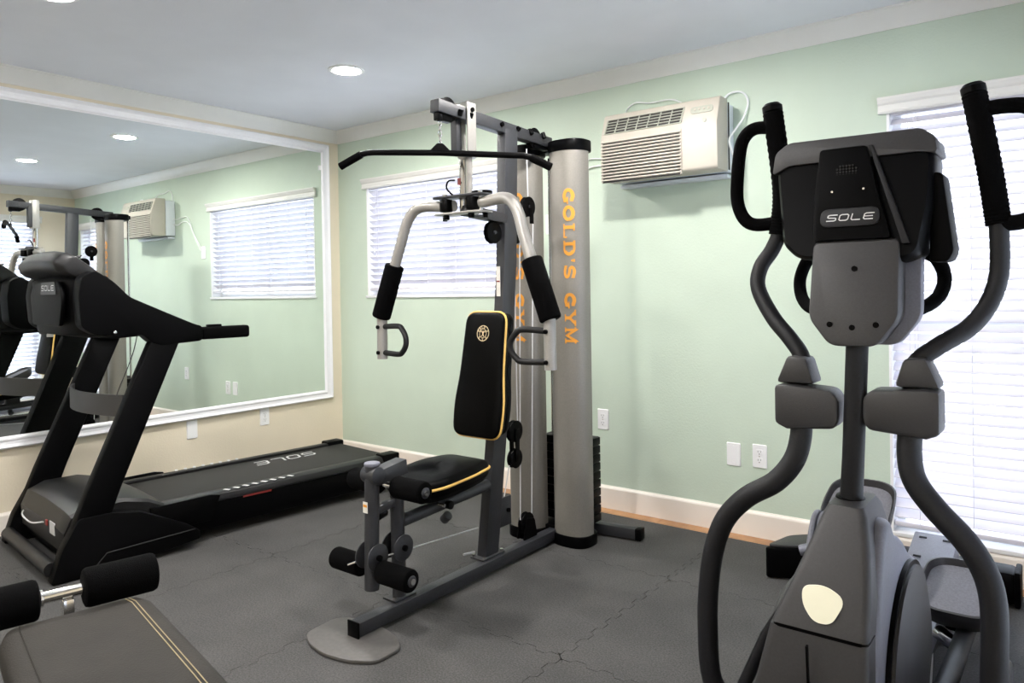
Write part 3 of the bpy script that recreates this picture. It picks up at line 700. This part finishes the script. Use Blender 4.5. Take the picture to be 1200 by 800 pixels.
B().bar((2.24, -.575, .045), (2.50, -.555, .045), .16, .05).build('tower_base_bar', 'black', gy)
# lat bar hangs from the cable: a thing of its own
lc = Vector((2.372, -1.400, 1.795))
lat = root('pulldown_bar', lc, 'long black pulldown bar with bent ends hanging from the top beam of the multi gym', 'gym bar')
bpts = [(1.963, -1.580, 1.768), (2.050, -1.542, 1.812), (2.075, -1.531, 1.817), (2.10, -1.520, 1.8175), (2.372, -1.40, 1.798), (2.665, -1.272, 1.768), (2.69, -1.26, 1.766), (2.72, -1.247, 1.756), (2.79, -1.216, 1.715)]
MB().tube(bpts, .0125, 14).build('bar', 'blackm', lat)
for a, b in ((0, 1), (-1, -2)): MB().tube([Vector(bpts[a])+(Vector(bpts[a])-Vector(bpts[b])).normalized()*.002, Vector(bpts[b])], .0160, 16).build('grip_sleeve', 'foam', lat)
dirb = (Vector(bpts[5])-Vector(bpts[3])).normalized()
tri_ = [lc+dirb*a+Vector((0, 0, b)) for a, b in rpoly([(-.052, .004), (.052, .004), (.012, .042), (-.012, .042)], .006)]
nb = dirb.cross(Vector((0, 0, 1))).normalized()
MB().loft([[tuple(p+nb*.004) for p in tri_], [tuple(p-nb*.004) for p in tri_]]).build('hanger_tab', 'black', lat)
lk = []
zz = 1.833
for k in range(5):
    mb = MB(); hw, hh = .007, .013; pts = []
    for i in range(14):
        t = 2*math.pi*i/14; a, b = hw*math.cos(t), hh*math.sin(t)
        d = dirb if k % 2 == 0 else nb
        pts.append(Vector((lc.x-.004*0, lc.y, zz))+d*a+Vector((0, 0, b)))
    mb.tube(pts, .0026, 6, closed=True).build('chain_link', 'chrome', lat); zz += .0215
MB().cyl((lc.x, lc.y, 1.926), (lc.x, lc.y, 1.955), .012, 12, .003).build('cable_stop', 'black', lat)

# ================================================================== TREADMILL (own frame: +y to the rear, x across)
tm = root('treadmill', (.658, -1.15, 0), 'black treadmill with raised console and long belt standing along the mirror wall', 'treadmill', rz=R(-5.5), world=False)
for s in (-1, 1):
    # foot cover / skirt
    sk = rpoly([(-1.175, .003), (-1.13, .14), (-1.062, .262), (-.93, .262), (-.80, .236), (-.575, .115), (-.535, .085), (-.532, .045), (-.93, .003)], .015)
    B().prism(sk, 0, s*.365, s*.43, bev=.008).build('upright_foot_cover', 'blackm', tm)
    B().tube([(s*.4315, -1.02, .02), (s*.4315, -.955, .088), (s*.4315, -.56, .098)], .0028, 6).build('cover_seam', 'rail', tm)
    B().loft([[(s*.36, y0, z), (s*.42, y0, z), (s*.42, y1, z), (s*.36, y1, z)] for y0, y1, z in ((-1.125, -.975, .12), (-1.03, -.885, .36), (-.745, -.605, 1.02))], bev=.012).build('upright', 'blackm', tm)
    B().prism(rpoly([(-1.035, 1.10), (-1.045, 1.24), (-1.03, 1.325), (-.975, 1.350), (-.90, 1.300), (-.832, 1.228), (-.66, 1.147), (-.535, 1.090), (-.50, 1.080), (-.50, 1.008), (-.69, .998), (-.735, 1.01), (-.78, 1.055), (-.87, 1.048), (-.99, 1.065)], .02, 3), 0, s*.335, s*.422, bev=.012, seg=3).build('handrail', 'blackm', tm)
    B().box((s*.39, -.378, 1.043), (.058, .252, .062), bev=.014, seg=3).build('handrail_grip', 'foam', tm)
    B().box((s*.39, -.43, 1.079), (.03, .07, .012), bev=.004).build('speed_key', 'black', tm)
    # deck side
    B().prism([(s*.30, .180), (s*.345, .180), (s*.345, .192), (s*.335, .215), (s*.31, .222), (s*.265, .222), (s*.265, .205), (s*.30, .195)][::s] , 1, -.72, .735, bev=.004).build('side_rail', 'rail', tm)
    B().box((s*.334, .0, .115), (.014, 1.42, .125), bev=.004).build('deck_side_panel', 'black', tm)
    for k in range(8): B().box((s*.315, -.345+k*.052, .2235), (.036, .016, .002), rot=(0, 0, R(22*s))).build('grip_stripe', 'print', tm)
    B().prism(rpoly([(s*.262, .63), (s*.348, .63), (s*.348, .755), (s*.262, .755)][::s], .012), 2, .10, .232, bev=.01).build('rear_end_cap', 'black', tm)
    B().cyl((s*.29, .73, .04), (s*.32, .73, .04), .038, 18, .004).build('rear_wheel', 'black', tm)
    B().box((s*.305, .72, .07), (.05, .06, .07), bev=.008).build('rear_foot', 'black', tm)
B().box((.3425, -.19, .178), (.002, .16, .014)).build('side_marking', 'red', tm)
B().box((0, .0, .115), (.60, 1.44, .12), bev=.005).build('deck_frame', 'black', tm)
bt = B(); rings = []
pr3 = [(-.78, .2075), (.725, .2075)]+[(.725+.03*math.sin(R(a)), .1775+.03*math.cos(R(a))) for a in (20, 45, 70, 90, 110, 135, 160)]+[(.725, .1475)]
bt.loft([[(x, y, z) for y, z in pr3]+[(x, y-.0 if y > .72 else y, z-.003) for y, z in [(.715, .150), (.715, .2035), (-.78, .2035)]] for x in (-.262, .262)])
bt.build('running_belt', 'belt', tm)
# logo on belt, read from the rear: letters run to -x, tops toward the console
fn = lambda p: (.225-p.x*1.0, .0, 0)
def blt(p): return (-.20+p.y, .47-p.x, .2092)
lettering(B(), 'SOLE', SOL, .105, .088, .095, blt, slant=.25).build('belt_lettering', 'print', tm)
# motor hood
hd = [(-1.10, .10), (-1.105, .20), (-1.075, .272), (-1.0, .305), (-.85, .305), (-.74, .275), (-.67, .235), (-.65, .212), (-.65, .10)]
rs = []
for x, k in ((-.350, .88), (-.335, .95), (-.26, 1.0), (-.0, 1.04), (.26, 1.0), (.335, .95), (.350, .88)): rs.append([(x, -.88+(y+.88)*(1 if abs(x) < .34 else .985), .10+(z-.10)*k) for y, z in hd])
B().loft(rs, bev=.0).build('motor_hood', 'rail', tm, ang=25)
B().prism([(-.74, .225), (-.45, .228), (-.40, .218), (-.45, .10), (-.74, .10)], 0, .348, .366, bev=.004).build('hood_side', 'blackm', tm)
B().prism([(-.74, .225), (-.45, .228), (-.40, .218), (-.45, .10), (-.74, .10)], 0, -.366, -.348, bev=.004).build('hood_side', 'blackm', tm)
B().cyl((-.365, -1.155, .055), (.365, -1.155, .055), .03, 18).build('base_crossbar', 'rail', tm)
B().box((0, -1.06, .09), (.66, .05, .07), bev=.008).build('lower_frame', 'black', tm)
B().box((.19, -1.1035, .185), (.075, .004, .055)).build('rating_label', 'print', tm)
B().box((.11, -1.104, .195), (.03, .010, .026), bev=.003).build('power_switch', 'red', tm)
cordpart('cable', [(-.33, -1.09, .17), (-.2, -1.13, .175), (-.05, -1.13, .168), (.07, -1.11, .19)], .004, 'cable', tm)
# cross brace between the uprights: curved plate
rs = []
for i in range(13):
    t = -1+2*i/12; x = t*.362; y = -.855-.085*(1-t*t)+.0; z0 = .675; z1 = .775
    rs.append([(x, y, z0), (x, y+.012, z0), (x, y+.012, z1), (x, y, z1)])
B().loft(rs, bev=0).build('cross_brace', 'shell', tm, ang=30)
cordpart('safety_cord', [(.36, -.782, 1.055), (.362, -.80, .98), (.366, -.83, .90), (.36, -.866, .81), (.34, -.87, .777)], .0022, 'rail', tm)
# console
cp = [(-1.04, 1.06), (-1.055, 1.20), (-1.06, 1.31), (-1.09, 1.345), (-1.10, 1.41), (-1.05, 1.462), (-.92, 1.478), (-.90, 1.46), (-.84, 1.30), (-.80, 1.20), (-.80, 1.10), (-.86, 1.045)]
low = [(-1.045, 1.058), (-1.065, 1.20), (-1.065, 1.31), (-1.02, 1.345), (-.95, 1.335), (-.88, 1.26), (-.83, 1.20), (-.81, 1.10), (-.87, 1.045), (-.95, 1.04)]
rs = []
for x, dy, k in ((-.350, .045, .94), (-.30, .022, .98), (-.18, .004, 1), (0, 0, 1), (.18, .004, 1), (.30, .022, .98), (.350, .045, .94)): rs.append([(x, y+dy, 1.2+(z-1.2)*k) for y, z in low])
B().loft(rs, bev=.006).build('console_body', 'blackm', tm, ang=30)
upp = [(-1.08, 1.335), (-1.108, 1.352), (-1.122, 1.392), (-1.09, 1.430), (-1.06, 1.440), (-.985, 1.385), (-.925, 1.335), (-.90, 1.30), (-.96, 1.29)]
rs = []
for x, dy, dz, k in ((-.325, .045, -.012, .80), (-.295, .015, -.003, .95), (-.16, .0, .006, 1), (0, -.004, .010, 1), (.16, .0, .006, 1), (.295, .015, -.003, .95), (.325, .045, -.012, .80)): rs.append([(x, -1.0+(y+1.0)*k+dy*.6, 1.37+(z-1.37)*k+dz) for y, z in upp])
B().loft(rs, bev=.008).build('console_hood', 'rail', tm, ang=30)
# logo panel set on the front of the console
B().prism(rpoly([(-.16, 1.10), (.26, 1.10), (.30, 1.20), (.30, 1.25), (.25, 1.305), (-.14, 1.305), (-.20, 1.24)], .02), 1, -1.078, -1.060, bev=.006).build('console_back_panel', 'blackm', tm)
B().prism(rpoly([(.00, 1.245), (.24, 1.245), (.225, 1.302), (.015, 1.302)], .01), 1, -1.083, -1.079).build('logo_plate', 'rail', tm)
lettering(B(), 'SOLE', SOL, .050, .042, .026, lambda p: (.022+p.x, -1.0845, 1.262+p.y), slant=.1).build('console_lettering', 'print', tm)
B().cyl((.37, -.90, 1.07), (.43, -.90, 1.07), .008, 10, .002).build('screw', 'chrome', tm)
for k in range(4):
    B().box((-.165+.11*k, -.988, 1.399), (.09, .004, .07), rot=(R(-40), 0, 0)).build('display', 'black', tm)

# ================================================================== SIT-UP BENCH, bottom left
bdir = math.atan2(-.2, .975)
bn = root('exercise_bench', (2.95, -2.99, 0), 'grey-brown padded sit-up bench with black foam rollers at the bottom left', 'exercise bench', rz=bdir, world=False)
# pad in local frame: x along the bench toward the camera side, y across
def padring(x, w, z0, z1):
    r_ = .03; q = rrect(0, (z0+z1)/2, w, z1-z0, r_, 4); return [(x, a+yc, b) for a, b in q]
pw = .290; zt_ = .550; yc = .010
B().loft([padring(x, w, a, b) for x, w, a, b in ((-.285, pw-.10, .495, .525), (-.28, pw-.06, .480, .538), (-.262, pw-.02, .470, .546), (-.22, pw, .468, zt_), (.2, pw+.01, .468, zt_+.002), (.9, pw+.015, .468, zt_), (.93, pw-.03, .485, zt_-.015))]).build('bench_pad', 'bench', bn, ang=60)
for y, nm, m_, r_ in ((.110, 'stitching', 'stitch', .0011), (.118, 'stitching', 'stitch', .0011), (-.098, 'seam', 'seam', .0018), (.156, 'seam', 'seam', .002)):
    z = zt_+.0008 if abs(y) < .15 else .515
    B().tube([(-.26, y*.96, z-.004 if abs(y) < .15 else z), (-.22, y, z), (.2, y*1.02, z+.002), (.88, y*1.03, z)], r_, 6).build(nm, m_, bn)
B().prism(rrect(.3, 0, 1.05, .23, .03), 2, .436, .469).build('pad_board', 'black', bn)
B().bar((-.30, 0, .41), (.95, 0, .41), .06, .05).build('bench_rail', 'charcoal', bn)
for x, a in ((-.15, .24), (.80, .24)):
    B().bar((x, 0, .39), (x, 0, .055), .05, .05, upv=(1,0,0)).build('leg', 'charcoal', bn)
    B().bar((x, -a, .03), (x, a, .03), .05, .05).build('floor_bar', 'charcoal', bn)
rxx, rzz = -.305, .578
B().cyl((rxx, -.235, rzz), (rxx, .185, rzz), .0135, 18).build('roller_tube', 'chrome', bn)
for a, b in ((.030, .182), (-.230, -.055)): B().cyl((rxx, a, rzz), (rxx, b, rzz), .044, 28, .01).build('foam_roller', 'foam', bn)
B().cyl((rxx, -.055, rzz), (rxx, -.046, rzz), .020, 18, .003).build('collar', 'chrome', bn)
B().bar((rxx, -.0, rzz-.012), (rxx-.0, -.0, .43), .035, .022, upv=(0,1,0)).build('roller_post', 'chrome', bn)

# ================================================================== ELLIPTICAL TRAINER
E0 = 3.985
el = root('elliptical_trainer', (E0, -1.2, 0), 'dark grey elliptical trainer with moving handlebars and large console at the right', 'elliptical trainer')
# rear base
B().bar((3.70, -.235, .075), (4.245, -.235, .075), .12, .125, bev=.02).build('rear_stabilizer', 'black', el)
B().bar((4.236, -.235, .075), (4.256, -.235, .075), .125, .135, bev=.006).build('end_cap', 'blackm', el)
B().prism([(-1.45, .06), (-1.45, .12), (-.62, .12), (-.56, .19), (-.32, .245), (-.30, .235), (-.30, .06)], 0, 3.91, 4.06, bev=.006).build('ramp_cover', 'shell2', el)
mb = B()
for x in (3.945, 4.025):
    for y, z in ((-.36, .2365), (-.50, .2055)): mb.box((x, y, z+.001), (.026, .010, .002), rot=(R(13), 0, 0), bev=0)
mb.build('vent_slot', 'black', el)
for s in (-1, 1):
    B().cyl((E0+s*.15, -1.50, .085), (E0+s*.15, -.32, .085), .022, 16).build('track_rail', 'chrome', el)
B().box((E0, -.95, .05), (.14, 1.5, .06), bev=.006).build('center_frame', 'charcoal2', el)
B().bar((3.70, -1.93, .035), (4.27, -1.93, .035), .07, .065, bev=.012).build('front_stabilizer', 'black', el)
# left outrigger block
B().prism(rpoly([(3.375, -.53), (3.495, -.475), (3.64, -.30), (3.56, -.20), (3.415, -.34)], .03), 2, .004, .13, bev=.012).build('side_foot', 'black', el)
B().prism(rpoly([(3.385, -.515), (3.49, -.467), (3.62, -.31), (3.56, -.22), (3.425, -.345)], .03), 2, .130, .142, bev=.004).build('side_foot_top', 'shell', el)
B().tube(spl([(3.50, -.45, .12), (3.60, -.42, .15), (3.75, -.40, .17), (3.92, -.42, .16)], 6), .022, 14).build('side_tube', 'shell2', el)
# pedal arms and pedals
def pedal(cx, cy, cz, pitch):
    rot = Matrix.Rotation(pitch, 3, 'X')
    out = rpoly([(-.085, -.145), (.085, -.145), (.105, -.02), (.095, .14), (-.095, .14), (-.105, -.02)], .075, 8)
    T_ = lambda p: tuple(Vector((cx, cy, cz))+rot @ Vector(p))
    B().loft([[T_((x*k, y*k, z)) for x, y in out] for k, z in ((.75, -.05), (.96, -.03), (1.06, .012), (1.08, .030), (1.03, .032), (.98, .012), (.96, .006))]).build('pedal', 'shell', el, ang=50)
    B().loft([[T_((x*k, y*k, z)) for x, y in out] for k, z in ((.955, .004), (.95, .012), (.90, .014))]).build('pedal_tread', 'pad_tread', el)
    B().loft([[T_((x*.5, y*.6, z)) for x, y in out] for z in (-.085, -.045)], bev=.01).build('pedal_mount', 'black', el)
pedal(3.835, -.92, .455, R(24)); pedal(4.128, -.89, .240, R(14))
def parm(x, z1, y1, z0, y0): B().tube(spl([(x, y0, z0), (x, (y0+y1)/2, (z0+z1)/2-.01), (x, y1, z1), (x, y1+.35, .13)], 6), .026, 14).build('pedal_arm', 'charcoal2', el)
parm(3.815, .37, -.92, .36, -1.62); parm(4.15, .15, -.86, .20, -1.62)
for x, y in ((3.815, -.57), (4.15, -.51)): B().cyl((x-.02, y, .118), (x+.02, y, .118), .034, 20, .004).build('roller_wheel', 'black', el)
B().cyl((4.075, -.99, .145), (4.135, -1.03, .125), .022, 16, .003).build('pivot_tube', 'chrome', el)
B().loft([[(4.262+x, y, z) for x, z in rrect(0, zc, w_, h_, .02, 4)] for y, zc, w_, h_ in ((-1.62, .17, .03, .09), (-1.52, .18, .05, .15), (-1.38, .175, .055, .16), (-1.24, .16, .05, .12), (-1.18, .15, .03, .06))]).build('pedal_arm_cover', 'charcoal', el, ang=50)
B().loft([[(3.82+x, y, z) for x, z in rrect(0, zc, w_, h_, .03, 4)] for y, zc, w_, h_ in ((-1.70, .35, .05, .07), (-1.60, .36, .07, .12), (-1.40, .36, .075, .13), (-1.22, .36, .07, .10), (-1.15, .36, .04, .05))]).build('pedal_arm_cover', 'shell', el, ang=50)
# housing: front spine and side shells, lofted in z
def sect(z, xl, xr, yf, yb, r_): return [(x, y, z) for x, y in rrect((xl+xr)/2, (yf+yb)/2, xr-xl, yb-yf, r_, 4)]
B().loft([sect(z, xl, xr, yf, yb, r_) for z, xl, xr, yf, yb, r_ in ((.425, 3.838, 4.055, -1.835, -1.52, .02), (.50, 3.868, 4.055, -1.808, -1.50, .02), (.60, 3.905, 4.045, -1.762, -1.50, .02), (.675, 3.930, 4.030, -1.722, -1.53, .02), (.695, 3.940, 4.020, -1.71, -1.55, .018))]).build('front_shroud', 'shell', el, ang=40)
B().loft([sect(z, xl, xr, yf, yb, r_) for z, xl, xr, yf, yb, r_ in ((.03, 3.79, 4.06, -1.90, -1.40, .02), (.25, 3.80, 4.06, -1.875, -1.44, .02), (.419, 3.835, 4.055, -1.835, -1.50, .02))]).build('lower_shroud', 'shell', el, ang=40)
B().box((3.935, -1.8605, .235), (.004, .010, .35), rot=(R(5.5), 0, 0)).build('shroud_seam', 'black', el)
B().loft([sect(z, 3.842, 4.052, -1.836, -1.52, .02) for z in (.418, .426)]).build('shroud_gap', 'black', el)
# side shells: profile in (y,z), extruded on each side of the spine
prof_s = rpoly([(-1.80, .04), (-1.78, .36), (-1.70, .60), (-1.655, .655), (-1.60, .655), (-1.55, .60), (-1.45, .565), (-1.36, .50), (-1.20, .43), (-1.10, .33), (-1.05, .18), (-1.06, .04)], .05, 5)
B().prism(prof_s, 0, 3.90, 4.062, bev=.02, seg=3).build('side_shell', 'shell2', el, ang=40)
B().prism([( -1.50+(y+1.50)*.985, .3+(z-.3)*.985) for y, z in prof_s], 0, 3.885, 3.90, bev=.006).build('side_shell', 'shell2', el, ang=40)
dc = (-1.43, .215)
for s, x in ((1, 4.062), (-1, 3.888)):
    n = 48
    B().tube([(x+s*.000, dc[0], dc[1]), (x+s*.012, dc[0], dc[1])], [.275, .275], n).build('disc_rim', 'black', el)
    B().tube([(x+s*.000, dc[0], dc[1]), (x+s*.020, dc[0], dc[1]), (x+s*.034, dc[0], dc[1]), (x+s*.040, dc[0], dc[1])], [.262, .262, .20, .03], n).build('crank_disc', 'shell', el, ang=50)
sw = [Vector((4.0985, dc[0]+.20*math.cos(R(a)), dc[1]+.20*math.sin(R(a)))) for a in range(-50, -5, 5)]
mb = B(); mb.add([tuple(p+Vector((-.0, -.0, 0))) for p in sw]+[tuple(Vector((p.x, dc[0]+(p.y-dc[0])*(.90-.12*math.sin(math.pi*i/8)), dc[1]+(p.z-dc[1])*(.90-.12*math.sin(math.pi*i/8))))) for i, p in enumerate(sw)], [(i, i+1, len(sw)+i+1, len(sw)+i) for i in range(len(sw)-1)]); mb.build('swoosh', 'print', el)
# pale sticker on the front shroud
st = rpoly([(-.050, .030), (.0, .040), (.050, .018), (.022, -.038), (-.018, -.040), (-.046, -.008)], .03, 6)
fz = lambda z: -1.835+(z-.425)*.40-.006
B().loft([[(3.955+a, fz(.487+b)+d-.0, .487+b) for a, b in st] for d in (0, .004)]).build('round_sticker', 'sticker', el)
# mast
B().tube([(3.972, -1.62, .64), (3.984, -1.635, .80), (4.000, -1.65, 1.10)], [.028, .026, .026], 20).build('mast', 'charcoal2', el)
B().cyl((3.972, -1.62, .672), (3.974, -1.622, .700), .036, 20, .006).build('mast_collar', 'black', el)
# neck panel below the console
nk = rpoly([(-.100, 1.345), (.100, 1.345), (.103, 1.15), (.055, 1.082), (-.050, 1.082), (-.103, 1.15)], .022, 5)
fzn = lambda z: (z-1.2)*.22
B().loft([[(3.993+x, y+fzn(z), z) for x, z in nk] for y in (-1.665, -1.575)], bev=.008).build('neck_cover', 'shell', el, ang=40)
B().loft([[(4.025+x*1.02, y+fzn(z), z) for x, z in nk] for y in (-1.574, -1.53)], bev=.006).build('neck_back_cover', 'shell2', el, ang=40)
mb = B()
for x, z in ((3.995, 1.272), (3.943, 1.135), (3.995, 1.128), (4.048, 1.135)): mb.cyl((x, -1.667+fzn(z), z), (x, -1.663+fzn(z), z), .0072, 14)
mb.build('screw_hole', 'black', el)
# console
def cs(y, k, dz=0): 
    q = rpoly([(-.193, 1.55), (-.165, 1.608), (.165, 1.604), (.190, 1.55), (.185, 1.42), (.165, 1.30), (.125, 1.283), (-.125, 1.300), (-.165, 1.34)], [.03, .03, .03, .03, .02, .03, .02, .02, .02], 4)
    return [(3.972+x*k, y+fzn(z), 1.45+(z-1.45)*k+dz) for x, z in q]
B().loft([cs(-1.650, .93), cs(-1.635, .985), cs(-1.60, 1.0), cs(-1.52, 1.0), cs(-1.50, .98)], bev=0).build('console_shell', 'black', el, ang=35)
tp = [(-.19, 1.545), (-.185, 1.585), (-.155, 1.612), (.155, 1.608), (.182, 1.585), (.19, 1.555)]
B().loft([[(3.972+x*1.02, y+fzn(z), 1.45+(z-1.45)*1.02) for x, z in rpoly([(-.193, 1.53), (-.188, 1.59), (-.155, 1.615), (.155, 1.611), (.185, 1.588), (.192, 1.545), (.15, 1.553), (-.15, 1.552)], .012)] for y in (-1.657, -1.50)], bev=.008).build('console_brow', 'shell', el, ang=40)
B().loft([[(x, y+fzn(z), z) for x, z in rpoly([(3.900, 1.585), (4.012, 1.585), (4.045, 1.45), (4.075, 1.345), (3.895, 1.345), (3.892, 1.45)], .01)] for y in (-1.672, -1.645)], bev=.004).build('console_center_panel', 'blackm', el)
B().loft([[(x, y+fzn(z), z) for x, z in [(4.015, 1.585), (4.025, 1.585), (4.115, 1.33), (4.098, 1.33)]] for y in (-1.662, -1.640)], bev=.002).build('panel_rib', 'charcoal2', el)
B().loft([[(x, y+fzn(z), z) for x, z in rrect(3.980, 1.402, .138, .046, .02)] for y in (-1.676, -1.671)], bev=.001).build('logo_plate', 'charcoal2', el)
lettering(B(), 'SOLE', SOL, .0285, .0245, .0175, lambda p: (3.925+p.x, -1.6775+fzn(1.393+p.y), 1.393+p.y), slant=.25).build('console_lettering', 'print', el)
mb = B()
for i in range(-3, 4):
    for j in range(-2, 3):
        if abs(i)+abs(j) < 5: mb.cyl((3.968+i*.0075, -1.6735+fzn(1.52), 1.52+j*.0075), (3.968+i*.0075, -1.671+fzn(1.52), 1.52+j*.0075), .0026, 6)
mb.build('speaker_hole', 'rail', el)
mb = B()
for x, z in ((3.936, 1.470), (4.010, 1.472)): mb.cyl((x, -1.6745+fzn(z), z), (x, -1.671+fzn(z), z), .003, 8)
mb.build('screw', 'chrome', el)
B().loft([[(4.175+x, y, z) for x, z in rpoly([(-.02, 1.505), (.0, 1.50), (.022, 1.31), (.010, 1.285), (-.03, 1.285)], .01)] for y in (-1.56, -1.45)], bev=.006).build('bottle_holder', 'blackm', el)
# fixed hand grip loop behind the console
B().tube(spl([(4.075, -1.53, 1.165), (4.115, -1.47, 1.17), (4.148, -1.43, 1.20), (4.158, -1.41, 1.25), (4.140, -1.43, 1.30), (4.10, -1.48, 1.32)], 6), .017, 14).build('fixed_grip', 'foam', el)
B().tube(spl([(3.90, -1.53, 1.165), (3.84, -1.47, 1.17), (3.805, -1.43, 1.20), (3.795, -1.41, 1.25), (3.82, -1.43, 1.30), (3.86, -1.48, 1.32)], 6), .017, 14).build('fixed_grip', 'foam', el)
# arms
JL = [(3.853, -1.615, .98), (3.853, -1.60, 1.04), (3.818, -1.585, 1.09), (3.765, -1.56, 1.145), (3.715, -1.53, 1.225), (3.715, -1.51, 1.285), (3.745, -1.50, 1.335), (3.768, -1.50, 1.39), (3.776, -1.50, 1.47), (3.772, -1.50, 1.56), (3.752, -1.50, 1.722)]
JR = [(4.112, -1.615, .98), (4.120, -1.60, 1.04), (4.17, -1.585, 1.085), (4.225, -1.55, 1.125), (4.262, -1.52, 1.18), (4.282, -1.50, 1.25), (4.284, -1.50, 1.34), (4.278, -1.50, 1.42), (4.262, -1.50, 1.53), (4.236, -1.50, 1.69)]
for J, s in ((JL, -1), (JR, 1)):
    P = spl(J, 5); B().tube(P, .021, 18).build('handlebar', 'charcoal2', el)
    top = [p for p in P if p.z > 1.37]
    # ribbed foam sleeve on the upper bar
    pts, rr_ = [], []
    dense = spl([top[0], top[len(top)//2], top[-1]], 26)
    for i, p in enumerate(dense): pts.append(p); rr_.append(.0265+(.0018 if i % 2 else 0))
    B().tube(pts, rr_, 18).build('grip_sleeve', 'foam', el)
    a = dense[-1]; d = (dense[-1]-dense[-3]).normalized()
    B().tube([a, a+d*.003, a+d*.018, a+d*.026], [.024, .0275, .0275, .020], 18).build('handlebar_cap', 'black', el)
Lp = [(3.752, -1.50, 1.680), (3.705, -1.505, 1.684), (3.676, -1.51, 1.665), (3.660, -1.51, 1.625), (3.650, -1.51, 1.53), (3.652, -1.51, 1.47), (3.672, -1.51, 1.425), (3.705, -1.505, 1.408), (3.768, -1.50, 1.412)]
Rp = [(4.246, -1.50, 1.650), (4.30, -1.505, 1.650), (4.345, -1.51, 1.640), (4.372, -1.51, 1.60), (4.385, -1.51, 1.52), (4.385, -1.51, 1.44), (4.365, -1.51, 1.395), (4.33, -1.505, 1.375), (4.274, -1.50, 1.372)]
for q in (Lp, Rp): B().tube(spl(q, 5), .0185, 16).build('loop_grip', 'foam', el)
for q, xx in (([(3.853, -1.62, .90), (3.856, -1.63, .84), (3.840, -1.64, .775), (3.795, -1.65, .715), (3.722, -1.66, .665), (3.665, -1.665, .60), (3.634, -1.67, .52), (3.618, -1.675, .42), (3.614, -1.68, .30), (3.625, -1.68, .15), (3.68, -1.66, .10), (3.79, -1.62, .11)], 0),
              ([(4.112, -1.62, .90), (4.108, -1.63, .83), (4.120, -1.64, .765), (4.165, -1.65, .705), (4.225, -1.66, .645), (4.262, -1.665, .585), (4.278, -1.67, .52), (4.280, -1.675, .42), (4.276, -1.68, .30), (4.268, -1.68, .15), (4.235, -1.66, .12), (4.17, -1.60, .16)], 1)):
    B().tube(spl(q, 5), .0275, 18).build('swing_arm', 'charcoal2', el)
# pivot covers
for s, xa, xb, zc in ((-1, 3.798, 3.955, .918), (1, 4.012, 4.178, .925)):
    inn, outx = (xb, xa) if s < 0 else (xa, xb)
    sgn = 1 if s > 0 else -1
    q = [(outx, zc+.055), (outx-sgn*.03, zc+.058) , (inn+sgn*.018, zc+.050), (inn, zc+.030), (inn, zc-.028), (inn+sgn*.012, zc-.048), (outx-sgn*.03, zc-.058), (outx, zc-.045)]
    if s > 0: q = q[::-1]
    B().loft([[(x, y, z) for x, z in q] for y in (-1.665, -1.575)], bev=.010).build('pivot_cover', 'shell', el, ang=40)
    q2 = [(outx, zc+.060), (outx-sgn*.098, zc+.060), (outx-sgn*.078, zc+.128), (outx-sgn*.030, zc+.132)]
    if s > 0: q2 = q2[::-1]
    B().loft([[(x, y, z) for x, z in q2] for y in (-1.650, -1.565)], bev=.010).build('pivot_cover_cap', 'shell', el, ang=40)
    B().cyl((inn-sgn*.012, -1.62, zc), (E0+.005, -1.62, zc), .020, 16).build('pivot_axle', 'black', el)
B().tube([(3.87, -1.72, .47), (3.79, -1.72, .33), (3.71, -1.72, .14)], .0165, 14).build('front_strut', 'charcoal2', el)
B().cyl((3.710, -1.72, .142), (3.699, -1.72, .115), .021, 14, .003).build('strut_cap', 'cable', el)

# ------------------------------------------------------------------ finish: clean helper properties
for o in bpy.data.objects:
    if '_w' in o: del o['_w']
